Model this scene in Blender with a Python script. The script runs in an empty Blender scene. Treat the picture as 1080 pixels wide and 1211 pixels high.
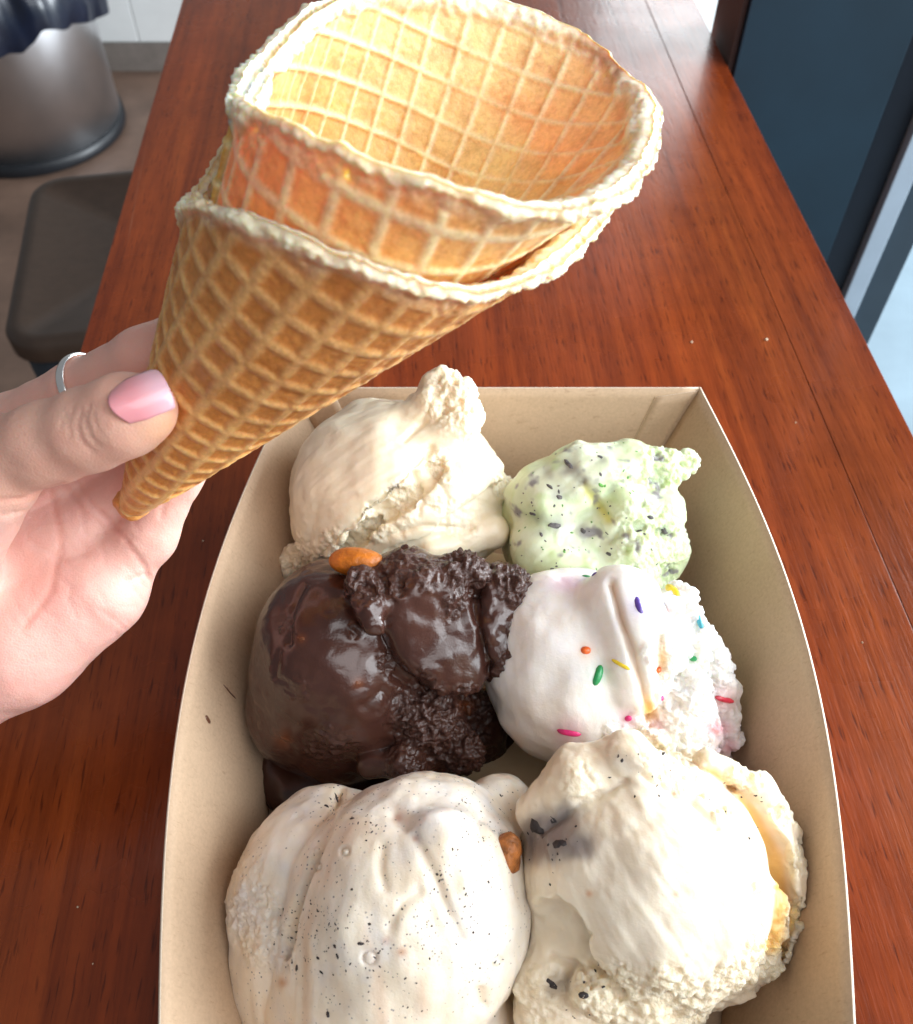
import bpy, math
import numpy as np
from mathutils import Vector, Matrix
from mathutils.bvhtree import BVHTree

# ------------------------------------------------------------------ camera, world, lights
scene = bpy.context.scene
COL = scene.collection
FPX, CX, CY = 1080.0, 540.0, 605.5          # focal length and centre of the 1080 x 1211 photograph
HC = 0.29                                   # camera height above the counter top
PITCH = math.atan2(1369, 1080)
FW = np.array([0, math.cos(PITCH), -math.sin(PITCH)])
UP = np.array([0, math.sin(PITCH), math.cos(PITCH)])
RT = np.array([1.0, 0, 0])
CAM = np.array([0, 0, HC])

cd = bpy.data.cameras.new('camera')
cam = bpy.data.objects.new('camera', cd)
COL.objects.link(cam)
cam.location = (0, 0, HC)
cam.rotation_euler = (math.pi / 2 - PITCH, 0, 0)
cd.sensor_fit = 'HORIZONTAL'
cd.sensor_width = 36
cd.lens = 36.0
cd.clip_start = 0.01
cd.clip_end = 60
cd.dof.use_dof = True
cd.dof.focus_distance = 0.255
cd.dof.aperture_fstop = 25
scene.camera = cam

world = bpy.data.worlds.new('World')
scene.world = world
world.use_nodes = True
world.node_tree.nodes['Background'].inputs[0].default_value = (0.93, 0.96, 1.0, 1)
world.node_tree.nodes['Background'].inputs[1].default_value = 0.21


def area(name, loc, target, sx, sy, power, color):
    l = bpy.data.lights.new(name, 'AREA')
    l.shape = 'RECTANGLE'
    l.size, l.size_y, l.energy, l.color = sx, sy, power, color
    o = bpy.data.objects.new(name, l)
    COL.objects.link(o)
    o.location = loc
    d = Vector(target) - Vector(loc)
    o.rotation_euler = d.to_track_quat('-Z', 'Y').to_euler()
    return o


area('window_light', (1.25, 0.14, 0.58), (0.0, 0.14, 0.04), 1.8, 1.0, 45, (0.90, 0.96, 1.0))
area('far_window_light', (0.60, 2.3, 0.66), (0.15, 0.6, 0.0), 0.5, 0.45, 5.5, (0.92, 0.97, 1.0))
area('room_light', (0.60, -0.60, 1.15), (0.0, 0.16, 0.05), 1.0, 0.8, 9, (0.97, 0.98, 1.0))
area('door_light', (2.6, 1.5, -0.25), (-1.0, 2.1, -0.7), 1.3, 1.0, 140, (0.86, 0.94, 1.0))
scene.view_settings.view_transform = 'Standard'
scene.view_settings.look = 'None'
scene.view_settings.exposure = 0.2
scene.view_settings.gamma = 1.0


# ------------------------------------------------------------------ pixel helpers
def ray(x, y):
    return FW + RT * ((x - CX) / FPX) - UP * ((y - CY) / FPX)


def P(x, y, d):
    return CAM + ray(x, y) * d


def at_z(x, y, z):
    r = ray(x, y)
    return CAM + r * ((z - HC) / r[2])


def at_y(x, y, yy):
    r = ray(x, y)
    return CAM + r * (yy / r[1])


def proj(V):
    v = np.asarray(V) - CAM
    d = v @ FW
    return np.stack([CX + FPX * (v @ RT) / d, CY - FPX * (v @ UP) / d, d], -1)


# ------------------------------------------------------------------ numpy helpers
rng = np.random.default_rng(7)
TAB = rng.random((64, 64, 64)).astype(np.float32) * 2 - 1


def vnoise(p, freq, seed=0):
    q = np.asarray(p) * freq + seed * 7.31 + 100.0
    i = np.floor(q).astype(np.int32)
    f = (q - i).astype(np.float32)
    u = f * f * (3 - 2 * f)
    i &= 63
    j = (i + 1) & 63
    x0, y0, z0 = i[..., 0], i[..., 1], i[..., 2]
    x1, y1, z1 = j[..., 0], j[..., 1], j[..., 2]
    ux, uy, uz = u[..., 0], u[..., 1], u[..., 2]
    a = TAB[x0, y0, z0] * (1 - ux) + TAB[x1, y0, z0] * ux
    b = TAB[x0, y1, z0] * (1 - ux) + TAB[x1, y1, z0] * ux
    c = TAB[x0, y0, z1] * (1 - ux) + TAB[x1, y0, z1] * ux
    d = TAB[x0, y1, z1] * (1 - ux) + TAB[x1, y1, z1] * ux
    return (a * (1 - uy) + b * uy) * (1 - uz) + (c * (1 - uy) + d * uy) * uz


def fbm(p, freq, octs=3, seed=0, gain=0.5):
    s = 0
    a = 1.0
    for k in range(octs):
        s = s + a * vnoise(p, freq * 2.03 ** k, seed + k * 3)
        a *= gain
    return s


def sstep(a, b, x):
    t = np.clip((x - a) / (b - a), 0, 1)
    return t * t * (3 - 2 * t)


def smin(a, b, k):
    h = np.clip(0.5 + 0.5 * (b - a) / k, 0, 1)
    return b * (1 - h) + a * h - k * h * (1 - h)


def smax(a, b, k):
    return -smin(-a, -b, k)


def d_sphere(p, c, r):
    return np.linalg.norm(p - c, axis=-1) - r


def d_cone(p, a, b, ra, rb):
    """capsule whose radius runs from ra to rb"""
    ab = b - a
    t = np.clip(((p - a) @ ab) / (ab @ ab), 0, 1)
    return np.linalg.norm(p - (a + t[..., None] * ab), axis=-1) - (ra + (rb - ra) * t)


CORN = [(i, j, k) for i in (0, 1) for j in (0, 1) for k in (0, 1)]
EDG = [(a, b) for a in CORN for b in CORN if a < b and sum(abs(x - y) for x, y in zip(a, b)) == 1]


def surface_nets(fn, lo, hi, h):
    """mesh of fn(p) = 0"""
    lo = np.asarray(lo, float)
    hi = np.asarray(hi, float)
    n = np.ceil((hi - lo) / h).astype(int) + 1
    g = np.stack(np.meshgrid(*[lo[k] + h * np.arange(n[k]) for k in range(3)], indexing='ij'), -1)
    st = 4                                   # coarse pass first, fine values only near the surface
    nc = -(-n // st)
    gc = np.stack(np.meshgrid(*[lo[k] + h * (st * np.arange(nc[k]) + (st - 1) / 2) for k in range(3)], indexing='ij'), -1)
    Dc = fn(gc.reshape(-1, 3)).reshape(nc)
    D = Dc
    for ax in range(3):
        D = np.repeat(D, st, ax)
    D = np.ascontiguousarray(D[:n[0], :n[1], :n[2]]).astype(np.float64)
    mk = np.abs(D) < st * h * 1.1 + 0.0022
    D[mk] = fn(g[mk])
    for ax in range(3):                      # close the surface at the box
        sl = [slice(None)] * 3
        for e in (0, -1):
            sl[ax] = e
            D[tuple(sl)] = np.maximum(D[tuple(sl)], h * 0.3)
    S = D < 0
    m = n - 1
    cnt = sum(S[i:m[0] + i, j:m[1] + j, k:m[2] + k].astype(np.int8) for i, j, k in CORN)
    mixed = (cnt > 0) & (cnt < 8)
    cells = np.argwhere(mixed)
    idx = -np.ones(mixed.shape, np.int64)
    idx[mixed] = np.arange(len(cells))
    acc = np.zeros((len(cells), 3))
    w = np.zeros(len(cells))
    for a, b in EDG:
        da = D[tuple((cells + a).T)]
        db = D[tuple((cells + b).T)]
        q = (da < 0) != (db < 0)
        t = np.where(q, da / np.where(q, da - db, 1), 0)
        acc += np.where(q[:, None], np.array(a) + t[:, None] * (np.array(b) - np.array(a)), 0)
        w += q
    V = (cells + acc / w[:, None]) * h + lo
    quads = []
    for ax in range(3):
        u, v = (ax + 1) % 3, (ax + 2) % 3
        s0 = [slice(None)] * 3
        s1 = [slice(None)] * 3
        s0[ax], s1[ax] = slice(0, -1), slice(1, None)
        A, B = S[tuple(s0)], S[tuple(s1)]
        e = np.argwhere(A != B)
        ok = (e[:, u] > 0) & (e[:, v] > 0) & (e[:, u] < n[u] - 1) & (e[:, v] < n[v] - 1)
        e = e[ok]
        eu, ev = np.zeros(3, int), np.zeros(3, int)
        eu[u], ev[v] = 1, 1
        q = np.stack([idx[tuple((e - eu - ev).T)], idx[tuple((e - ev).T)], idx[tuple(e.T)], idx[tuple((e - eu).T)]], -1)
        flip = ~A[tuple(e.T)]
        q[flip] = q[flip][:, ::-1]
        quads.append(q)
    Q = np.concatenate(quads)
    return V, Q


def vnormals(V, Q):
    n = np.cross(V[Q[:, 2]] - V[Q[:, 0]], V[Q[:, 3]] - V[Q[:, 1]])
    N = np.zeros_like(V)
    for k in range(4):
        for c in range(3):
            N[:, c] += np.bincount(Q[:, k], n[:, c], len(V))
    return N / np.maximum(np.linalg.norm(N, axis=1, keepdims=True), 1e-12)


def smooth(V, Q, it=1, lam=0.5):
    deg = np.zeros(len(V))
    for k in range(4):
        deg += np.bincount(Q[:, k], minlength=len(V)) * 2
    for _ in range(it):
        A = np.zeros_like(V)
        for k in range(4):
            for o in (1, 3):
                for c in range(3):
                    A[:, c] += np.bincount(Q[:, k], V[Q[:, (k + o) % 4], c], len(V))
        V = V + lam * (A / np.maximum(deg, 1)[:, None] - V)
    return V


# ------------------------------------------------------------------ object helpers
def mesh_from(name, V, Q, mats=(), smoothshade=True, attrs=None, mat_index=None):
    me = bpy.data.meshes.new(name)
    V = np.asarray(V, np.float32)
    Q = np.asarray(Q, np.int32)
    me.vertices.add(len(V))
    me.vertices.foreach_set('co', V.ravel())
    me.loops.add(Q.size)
    me.loops.foreach_set('vertex_index', Q.ravel())
    me.polygons.add(len(Q))
    me.polygons.foreach_set('loop_start', np.arange(0, Q.size, Q.shape[1], dtype=np.int32))
    if smoothshade:
        me.polygons.foreach_set('use_smooth', np.ones(len(Q), bool))
    for m in mats:
        me.materials.append(m)
    if mat_index is not None:
        me.polygons.foreach_set('material_index', np.asarray(mat_index, np.int32))
    for k, a in (attrs or {}).items():
        a = np.asarray(a, np.float32)
        if a.ndim == 1:
            at = me.attributes.new(k, 'FLOAT', 'POINT')
            at.data.foreach_set('value', a)
        else:
            at = me.color_attributes.new(k, 'FLOAT_COLOR', 'POINT')
            c = np.ones((len(a), 4), np.float32)
            c[:, :3] = a
            at.data.foreach_set('color', c.ravel())
    me.update(calc_edges=True)
    me.validate()
    return me


def link(name, me, parent=None):
    o = bpy.data.objects.new(name, me)
    COL.objects.link(o)
    if parent is not None:
        o.parent = parent
    return o


def thing(name, label, cat, loc=(0, 0, 0), group=None):
    o = bpy.data.objects.new(name, None)
    COL.objects.link(o)
    o.empty_display_size = 0.02
    o.location = loc
    tag(o, label, cat, group)
    return o


def tag(o, label=None, cat=None, group=None, kind=None):
    for k, v in (('label', label), ('category', cat), ('group', group), ('kind', kind)):
        if v:
            o[k] = v
    return o


def part(name, me, parent):
    """link a mesh given in world coordinates under a thing that sits anywhere"""
    o = link(name, me, parent)
    bpy.context.view_layer.update()
    o.matrix_parent_inverse = parent.matrix_world.inverted()
    return o


def sheet(pts, thick, normal_sign=1):
    """closed thin sheet from a grid of points (nu, nv, 3): V, Q, rim flags"""
    G = np.asarray(pts, float)
    nu, nv = G.shape[:2]
    du = np.gradient(G, axis=0)
    dv = np.gradient(G, axis=1)
    n = np.cross(du, dv)
    n /= np.maximum(np.linalg.norm(n, axis=-1, keepdims=True), 1e-12)
    V = np.concatenate([G.reshape(-1, 3), (G - n * thick * normal_sign).reshape(-1, 3)])
    N = nu * nv
    ii = np.arange(N).reshape(nu, nv)
    q = np.stack([ii[:-1, :-1], ii[1:, :-1], ii[1:, 1:], ii[:-1, 1:]], -1).reshape(-1, 4)
    if normal_sign < 0:
        q = q[:, ::-1]
    faces = [q, q[:, ::-1] + N]
    rim = [np.zeros(len(q)), np.zeros(len(q))]
    for line in (ii[0, :], ii[-1, ::-1], ii[::-1, 0], ii[:, -1]):
        a, b = line[:-1], line[1:]
        e = np.stack([a, b, b + N, a + N], -1)
        if normal_sign < 0:
            e = e[:, ::-1]
        faces.append(e)
        rim.append(np.ones(len(e)))
    return V, np.concatenate(faces), np.concatenate(rim)


def box_mesh(name, lo, hi, mat, bevel=0.0, seg=2, rot=None, pivot=None):
    import bmesh
    bm = bmesh.new()
    bmesh.ops.create_cube(bm, size=1)
    lo, hi = Vector(lo), Vector(hi)
    for v in bm.verts:
        v.co = Vector([(lo[k] + hi[k]) / 2 + v.co[k] * (hi[k] - lo[k]) for k in range(3)])
    if bevel:
        bmesh.ops.bevel(bm, geom=bm.edges[:], offset=bevel, segments=seg, profile=0.6, affect='EDGES')
    if rot is not None:
        bmesh.ops.rotate(bm, verts=bm.verts, cent=pivot or (0, 0, 0), matrix=rot)
    me = bpy.data.meshes.new(name)
    bm.to_mesh(me)
    bm.free()
    me.materials.append(mat)
    for p in me.polygons:
        p.use_smooth = False
    return me


def lathe(name, prof, mat, n=64, centre=(0, 0, 0), wob=None):
    prof = np.asarray(prof, float)
    th = np.linspace(0, 2 * np.pi, n, endpoint=False)
    R = prof[:, 0][:, None] * np.ones(n)
    Z = prof[:, 1][:, None] * np.ones(n)
    if wob is not None:
        R, Z = wob(R, Z, th[None, :])
    V = np.stack([R * np.cos(th) + centre[0], R * np.sin(th) + centre[1], Z + centre[2]], -1)
    m = len(prof)
    ii = np.arange(m * n).reshape(m, n)
    jj = np.roll(ii, -1, 1)
    Q = np.stack([ii[:-1], jj[:-1], jj[1:], ii[1:]], -1).reshape(-1, 4)
    return mesh_from(name, V.reshape(-1, 3), Q, [mat])


def ellipsoid(c, axes, nu=10, nv=7):
    """V, Q of an ellipsoid; axes: three vectors"""
    u = np.linspace(0, 2 * np.pi, nu, endpoint=False)
    v = np.linspace(0.12, np.pi - 0.12, nv)
    S = np.stack([np.outer(np.sin(v), np.cos(u)), np.outer(np.sin(v), np.sin(u)), np.outer(np.cos(v), np.ones(nu))], -1)
    V = S.reshape(-1, 3) @ np.asarray(axes) + c
    ii = np.arange(nu * nv).reshape(nv, nu)
    jj = np.roll(ii, -1, 1)
    Q = [np.stack([ii[:-1], ii[1:], jj[1:], jj[:-1]], -1).reshape(-1, 4)]
    # caps
    h = nu // 2
    for row, fl in ((ii[0], False), (ii[-1], True)):
        for k in range(0, h - 1):
            q = np.array([[row[k], row[k + 1], row[nu - 2 - k], row[nu - 1 - k]]])
            Q.append(q[:, ::-1] if fl else q)
    return V, np.concatenate(Q)


# ------------------------------------------------------------------ materials
def mat(name):
    m = bpy.data.materials.new(name)
    m.use_nodes = True
    nt = m.node_tree
    return m, nt, nt.nodes['Principled BSDF']


def nd(nt, typ, **kw):
    n = nt.nodes.new(typ)
    for k, v in kw.items():
        if k in n.inputs:
            n.inputs[k].default_value = v
        else:
            setattr(n, k, v)
    return n


def ramp(nt, fac, stops):
    r = nt.nodes.new('ShaderNodeValToRGB')
    e = r.color_ramp.elements
    while len(e) < len(stops):
        e.new(0.5)
    for k, (p, c) in enumerate(stops):
        e[k].position = p
        e[k].color = (*c, 1) if len(c) == 3 else c
    nt.links.new(fac, r.inputs[0])
    return r.outputs[0]


def mixc(nt, fac, a, b, mode='MIX'):
    m = nt.nodes.new('ShaderNodeMix')
    m.data_type = 'RGBA'
    m.blend_type = mode
    for s, v in ((m.inputs[0], fac), (m.inputs[6], a), (m.inputs[7], b)):
        if hasattr(v, 'is_linked'):
            nt.links.new(v, s)
        elif isinstance(v, (int, float)):
            s.default_value = v
        else:
            s.default_value = (*v, 1)
    return m.outputs[2]


def bump(nt, bs, h, dist, strength=1.0, prev=None):
    b = nt.nodes.new('ShaderNodeBump')
    b.inputs['Distance'].default_value = dist
    b.inputs['Strength'].default_value = strength
    nt.links.new(h, b.inputs['Height'])
    if prev is not None:
        nt.links.new(prev, b.inputs['Normal'])
    nt.links.new(b.outputs[0], bs.inputs['Normal'])
    return b.outputs[0]


def noise(nt, scale, detail=3, rough=0.55, vec=None, dist=0.0):
    n = nd(nt, 'ShaderNodeTexNoise', Scale=scale, Detail=detail, Roughness=rough, Distortion=dist)
    if vec is not None:
        nt.links.new(vec, n.inputs['Vector'])
    return n.outputs[0]


def coords(nt, scale=None, rotz=0.0):
    t = nt.nodes.new('ShaderNodeTexCoord')
    if scale is None:
        return t.outputs['Object']
    src = t.outputs['Object']
    if rotz:
        r = nt.nodes.new('ShaderNodeMapping')
        r.inputs['Rotation'].default_value = (0, 0, -rotz)
        nt.links.new(src, r.inputs['Vector'])
        src = r.outputs[0]
    m = nt.nodes.new('ShaderNodeMapping')
    m.inputs['Scale'].default_value = scale
    nt.links.new(src, m.inputs['Vector'])
    return m.outputs[0]


def attr(nt, name, out='Color'):
    a = nt.nodes.new('ShaderNodeAttribute')
    a.attribute_name = name
    return a.outputs[out]


def math_(nt, op, a, b=0.0):
    m = nt.nodes.new('ShaderNodeMath')
    m.operation = op
    for s, v in ((m.inputs[0], a), (m.inputs[1], b)):
        if hasattr(v, 'is_linked'):
            nt.links.new(v, s)
        else:
            s.default_value = v
    return m.outputs[0]


def simple(name, color, rough=0.5, metal=0.0, var=0.15, scale=30, bumpd=0.0, coat=0.0, spec=0.5):
    m, nt, bs = mat(name)
    c = coords(nt)
    n = noise(nt, scale, 4, 0.6, c)
    lo = tuple(v * (1 - var) for v in color)
    hi = tuple(min(1, v * (1 + var)) for v in color)
    nt.links.new(ramp(nt, n, [(0.3, lo), (0.7, hi)]), bs.inputs['Base Color'])
    bs.inputs['Roughness'].default_value = rough
    bs.inputs['Metallic'].default_value = metal
    bs.inputs['Coat Weight'].default_value = coat
    bs.inputs['Specular IOR Level'].default_value = spec
    if bumpd:
        bump(nt, bs, n, bumpd)
    return m


YAW = math.atan2(0.0944, 1.615)            # direction in which the counter runs


def wood_material():
    m, nt, bs = mat('varnished_red_wood')
    rz = YAW
    c1 = coords(nt, (9, 0.9, 9), rz)
    warp = noise(nt, 1.0, 3, 0.5, c1)
    c2 = coords(nt, (75, 3.2, 75), rz)
    grain = noise(nt, 1.0, 5, 0.62, c2, 0.8)
    c3 = coords(nt, (16, 2.2, 16), rz)
    patch = noise(nt, 1.0, 4, 0.6, c3, 1.2)
    base = ramp(nt, grain, [(0.25, (0.135, 0.0225, 0.0046)), (0.5, (0.21, 0.0385, 0.007)), (0.75, (0.285, 0.059, 0.0105))])
    dark = ramp(nt, patch, [(0.40, (1.12, 1.12, 1.12)), (0.56, (0.97, 0.95, 0.94)), (0.72, (0.60, 0.52, 0.5))])
    col = mixc(nt, 1.0, base, dark, 'MULTIPLY')
    tint = ramp(nt, warp, [(0.35, (1.15, 0.95, 0.85)), (0.65, (0.85, 1.0, 1.1))])
    col = mixc(nt, 0.7, col, tint, 'MULTIPLY')
    c4 = coords(nt, (850, 75, 850), rz)
    pore = noise(nt, 1.0, 2, 0.5, c4)
    pores = ramp(nt, pore, [(0.30, (0.35, 0.28, 0.26)), (0.40, (1, 1, 1))])
    c5 = coords(nt, (230, 7, 230), rz)
    fib = noise(nt, 1.0, 3, 0.6, c5)
    fibr = ramp(nt, fib, [(0.33, (0.72, 0.66, 0.62)), (0.5, (1, 1, 1)), (0.7, (1.1, 1.08, 1.06))])
    col = mixc(nt, 0.8, col, pores, 'MULTIPLY')
    col = mixc(nt, 0.9, col, fibr, 'MULTIPLY')
    fig = noise(nt, 45, 4, 0.7, coords(nt))
    col = mixc(nt, 0.8, col, ramp(nt, fig, [(0.3, (0.82, 0.8, 0.78)), (0.7, (1.12, 1.12, 1.1))]), 'MULTIPLY')
    scr = noise(nt, 1.0, 2, 0.5, coords(nt, (520, 5, 520), rz + 0.05))
    col = mixc(nt, mixc(nt, 1.0, ramp(nt, scr, [(0.70, (0, 0, 0)), (0.76, (0.35, 0.35, 0.35))]), ramp(nt, noise(nt, 6, 2, 0.5, coords(nt)), [(0.5, (0, 0, 0)), (0.65, (1, 1, 1))]), 'MULTIPLY'), col, (0.42, 0.22, 0.13))
    nt.links.new(col, bs.inputs['Base Color'])
    wear = noise(nt, 14, 4, 0.6, coords(nt))
    nt.links.new(ramp(nt, wear, [(0.3, (0.22,) * 3), (0.7, (0.34,) * 3)]), bs.inputs['Roughness'])
    bs.inputs['Specular IOR Level'].default_value = 0.36
    bs.inputs['Coat Weight'].default_value = 0.12
    bs.inputs['Coat Roughness'].default_value = 0.10
    b = bump(nt, bs, pore, 0.00025, 0.5)
    bump(nt, bs, fib, 0.0002, 0.5, b)
    return m


def kraft_material(name, base, speck=0.08):
    m, nt, bs = mat(name)
    c = coords(nt)
    f = noise(nt, 900, 3, 0.7, c)
    big = noise(nt, 40, 3, 0.6, c)
    fibre = noise(nt, 1.0, 3, 0.6, coords(nt, (300, 1400, 300)))
    lo = tuple(v * (1 - speck) for v in base)
    hi = tuple(min(1, v * (1 + speck)) for v in base)
    col = ramp(nt, f, [(0.3, lo), (0.7, hi)])
    col = mixc(nt, 0.5, col, ramp(nt, big, [(0.3, (0.93, 0.92, 0.9)), (0.7, (1.05, 1.04, 1.03))]), 'MULTIPLY')
    col = mixc(nt, 0.5, col, ramp(nt, fibre, [(0.28, (0.7, 0.66, 0.6)), (0.4, (1, 1, 1))]), 'MULTIPLY')
    nt.links.new(col, bs.inputs['Base Color'])
    bs.inputs['Roughness'].default_value = 0.62
    bs.inputs['Specular IOR Level'].default_value = 0.3
    bump(nt, bs, f, 0.0001, 0.5)
    return m


def waffle_material():
    m, nt, bs = mat('baked_waffle')
    c = coords(nt)
    base = attr(nt, 'Col')
    n1 = noise(nt, 130, 4, 0.65, c)
    n2 = noise(nt, 900, 3, 0.6, c)
    col = mixc(nt, 0.75, base, ramp(nt, n1, [(0.32, (0.74, 0.66, 0.55)), (0.5, (1, 1, 1)), (0.72, (1.14, 1.12, 1.08))]), 'MULTIPLY')
    col = mixc(nt, 0.5, col, ramp(nt, n2, [(0.35, (0.8, 0.74, 0.66)), (0.6, (1.08, 1.06, 1.04))]), 'MULTIPLY')
    nt.links.new(col, bs.inputs['Base Color'])
    nt.links.new(ramp(nt, n1, [(0.3, (0.36,) * 3), (0.7, (0.52,) * 3)]), bs.inputs['Roughness'])
    bs.inputs['Specular IOR Level'].default_value = 0.45
    bs.inputs['Subsurface Weight'].default_value = 0.55
    bs.inputs['Subsurface Radius'].default_value = (1.0, 0.45, 0.12)
    bs.inputs['Subsurface Scale'].default_value = 0.005
    b = bump(nt, bs, n2, 0.00025, 0.7)
    bump(nt, bs, n1, 0.0006, 0.4, b)
    return m


def ice_material(name, sss=0.5, gloss=(0.29, 0.60), fine=0.00025, tint=0.06, dust=False):
    m, nt, bs = mat(name)
    c = coords(nt)
    base = attr(nt, 'Col')
    rough = attr(nt, 'rough', 'Fac')
    n1 = noise(nt, 160, 4, 0.6, c)
    n2 = noise(nt, 1500, 3, 0.6, c)
    n3 = noise(nt, 500, 3, 0.6, c)
    col = mixc(nt, 0.8, base, ramp(nt, n1, [(0.3, (1 - tint * 1.0, 1 - tint * 1.5, 1 - tint * 2.6)), (0.65, (1.0, 1.0, 1.0))]), 'MULTIPLY')
    if dust:                                # cookie dust too fine to model
        v = nd(nt, 'ShaderNodeTexVoronoi', Scale=620)
        nt.links.new(c, v.inputs['Vector'])
        sp = ramp(nt, v.outputs['Distance'], [(0.10, (1, 1, 1)), (0.20, (0, 0, 0))])
        cl = ramp(nt, noise(nt, 70, 4, 0.65, c), [(0.40, (0, 0, 0)), (0.58, (1, 1, 1))])
        cl2 = ramp(nt, noise(nt, 55, 3, 0.6, coords(nt, (1.3, 1, 1.1))), [(0.50, (0, 0, 0)), (0.68, (0.5, 0.5, 0.5))])
        col = mixc(nt, cl2, col, (0.62, 0.62, 0.65))
        col = mixc(nt, mixc(nt, 1.0, sp, cl, 'MULTIPLY'), col, (0.22, 0.20, 0.20))
    nt.links.new(col, bs.inputs['Base Color'])
    mr = nt.nodes.new('ShaderNodeMapRange')
    nt.links.new(rough, mr.inputs[0])
    mr.inputs[3].default_value, mr.inputs[4].default_value = gloss
    nt.links.new(mr.outputs[0], bs.inputs['Roughness'])
    bs.inputs['Subsurface Weight'].default_value = sss
    bs.inputs['Subsurface Radius'].default_value = (1.0, 0.80, 0.58)
    bs.inputs['Subsurface Scale'].default_value = 0.005
    bs.inputs['Specular IOR Level'].default_value = 0.32
    bs.inputs['Coat Weight'].default_value = 0.3
    bs.inputs['Coat Roughness'].default_value = 0.16
    h = math_(nt, 'MULTIPLY', n3, math_(nt, 'ADD', rough, 0.07))
    b = bump(nt, bs, h, 0.0015, 0.9)
    bump(nt, bs, n2, fine, 0.35, b)
    return m


def skin_material():
    m, nt, bs = mat('skin')
    c = coords(nt)
    base = attr(nt, 'Col')
    n1 = noise(nt, 90, 4, 0.6, c)
    v = nd(nt, 'ShaderNodeTexVoronoi', Scale=1700)
    nt.links.new(c, v.inputs['Vector'])
    col = mixc(nt, 0.6, base, ramp(nt, n1, [(0.3, (1.04, 0.9, 0.88)), (0.7, (0.98, 1.04, 1.03))]), 'MULTIPLY')
    nt.links.new(col, bs.inputs['Base Color'])
    bs.inputs['Roughness'].default_value = 0.46
    bs.inputs['Specular IOR Level'].default_value = 0.4
    bs.inputs['Subsurface Weight'].default_value = 0.4
    bs.inputs['Subsurface Radius'].default_value = (1.0, 0.35, 0.2)
    bs.inputs['Subsurface Scale'].default_value = 0.0035
    b = bump(nt, bs, v.outputs[0], 0.00012, 0.5)
    w = noise(nt, 1.0, 3, 0.6, coords(nt, (500, 900, 500)))
    bump(nt, bs, w, 0.00022, 0.5, b)
    return m


M_WOOD = wood_material()
M_KRAFT = kraft_material('kraft_board', (0.53, 0.38, 0.255))
M_CUT = kraft_material('kraft_cut_edge', (0.74, 0.64, 0.51), 0.06)
M_WAFFLE = waffle_material()
M_CREAM = ice_material('vanilla_ice_cream')
M_DUST = ice_material('cookie_ice_cream', dust=True)
M_CHOC = ice_material('chocolate_ice_cream', 0.05, (0.17, 0.42), 0.0002, 0.12)
M_SKIN = skin_material()


# ------------------------------------------------------------------ counter
perp = np.array([math.cos(YAW), math.sin(YAW)])     # across the counter, to the right
along = np.array([-math.sin(YAW), math.cos(YAW)])
e_left = at_z(95, 416, 0)[:2] @ perp
e_right = at_z(997, 350, 0)[:2] @ perp
e_seam = at_z(1000, 556, 0)[:2] @ perp
rotm = Matrix.Rotation(YAW, 3, 'Z')
counter = thing('wooden_counter', 'long varnished red brown wooden counter under the paper tray', 'counter', (0, 0.3, -0.04))
for a, b in ((e_left, e_seam - 0.00014), (e_seam + 0.00014, e_right)):
    me = box_mesh('plank', (a, -0.7, -0.04), (b, 3.4, 0.0), M_WOOD, 0.0003, 2, rotm)
    part('plank', me, counter)
part('front_rail', box_mesh('front_rail', (e_left + 0.01, -0.69, -0.09), (e_left + 0.03, 3.39, -0.0405), M_WOOD, 0.001, 2, rotm), counter)

# ------------------------------------------------------------------ paper tray
TZ = 0.050
ys = np.array([0.006, 0.038, 0.079, 0.128, 0.161, 0.206, 0.249])
ws = np.array([0.0745, 0.0808, 0.0885, 0.0925, 0.0912, 0.0857, 0.0768])
pf = np.polyfit(ys - 0.128, ws, 4)
halfw = lambda y: np.polyval(pf, y - 0.128)
xc = lambda y: 0.0117 + 0.0148 * (y - 0.038)
tray = thing('paper_tray', 'brown kraft paper food tray holding six ice cream scoops', 'food tray', (0.0135, 0.128, 0.0))
Y0, Y1, B0, B1 = 0.006, 0.249, 0.020, 0.2365
nn, mm = 60, 12


def tray_pt(s, u, t):
    """s -1 or 1 side, u 0..1 along, t 0 bottom .. 1 rim"""
    yb, yt = B0 + (B1 - B0) * u, Y0 + (Y1 - Y0) * u
    y = yb + (yt - yb) * t
    wt = halfw(yt)
    wb = (halfw(yt) - 0.0165) * 0.985
    w = wb + (wt - wb) * (t ** 1.15)
    z = 0.0008 + (TZ - 0.0008) * t
    return np.array([xc(y) + s * w, y, z])


for s in (-1, 1):
    G = np.array([[tray_pt(s, u, t) for t in np.linspace(0, 1, mm)] for u in np.linspace(0, 1, nn)])
    V, Q, rim = sheet(G, 0.0007, -1 if s < 0 else 1)
    me = mesh_from('side_wall', V, Q, [M_KRAFT, M_CUT], True, None, rim)
    part('side_wall', me, tray)
for u in (0, 1):
    G = np.array([[tray_pt(-1, u, t) * (1 - q) + tray_pt(1, u, t) * q for t in np.linspace(0, 1, mm)] for q in np.linspace(0.003, 0.997, 24)])
    V, Q, rim = sheet(G, 0.0007, 1 if u == 0 else -1)
    part('end_wall', mesh_from('end_wall', V, Q, [M_KRAFT, M_CUT], True, None, rim), tray)
G = np.array([[tray_pt(-1, u, 0) * (1 - q) + tray_pt(1, u, 0) * q for q in np.linspace(0, 1, 16)] for u in np.linspace(0, 1, nn)])
V, Q, rim = sheet(G, 0.0006, -1)
part('base', mesh_from('base', V, Q, [M_KRAFT, M_CUT], True, None, rim), tray)
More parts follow.
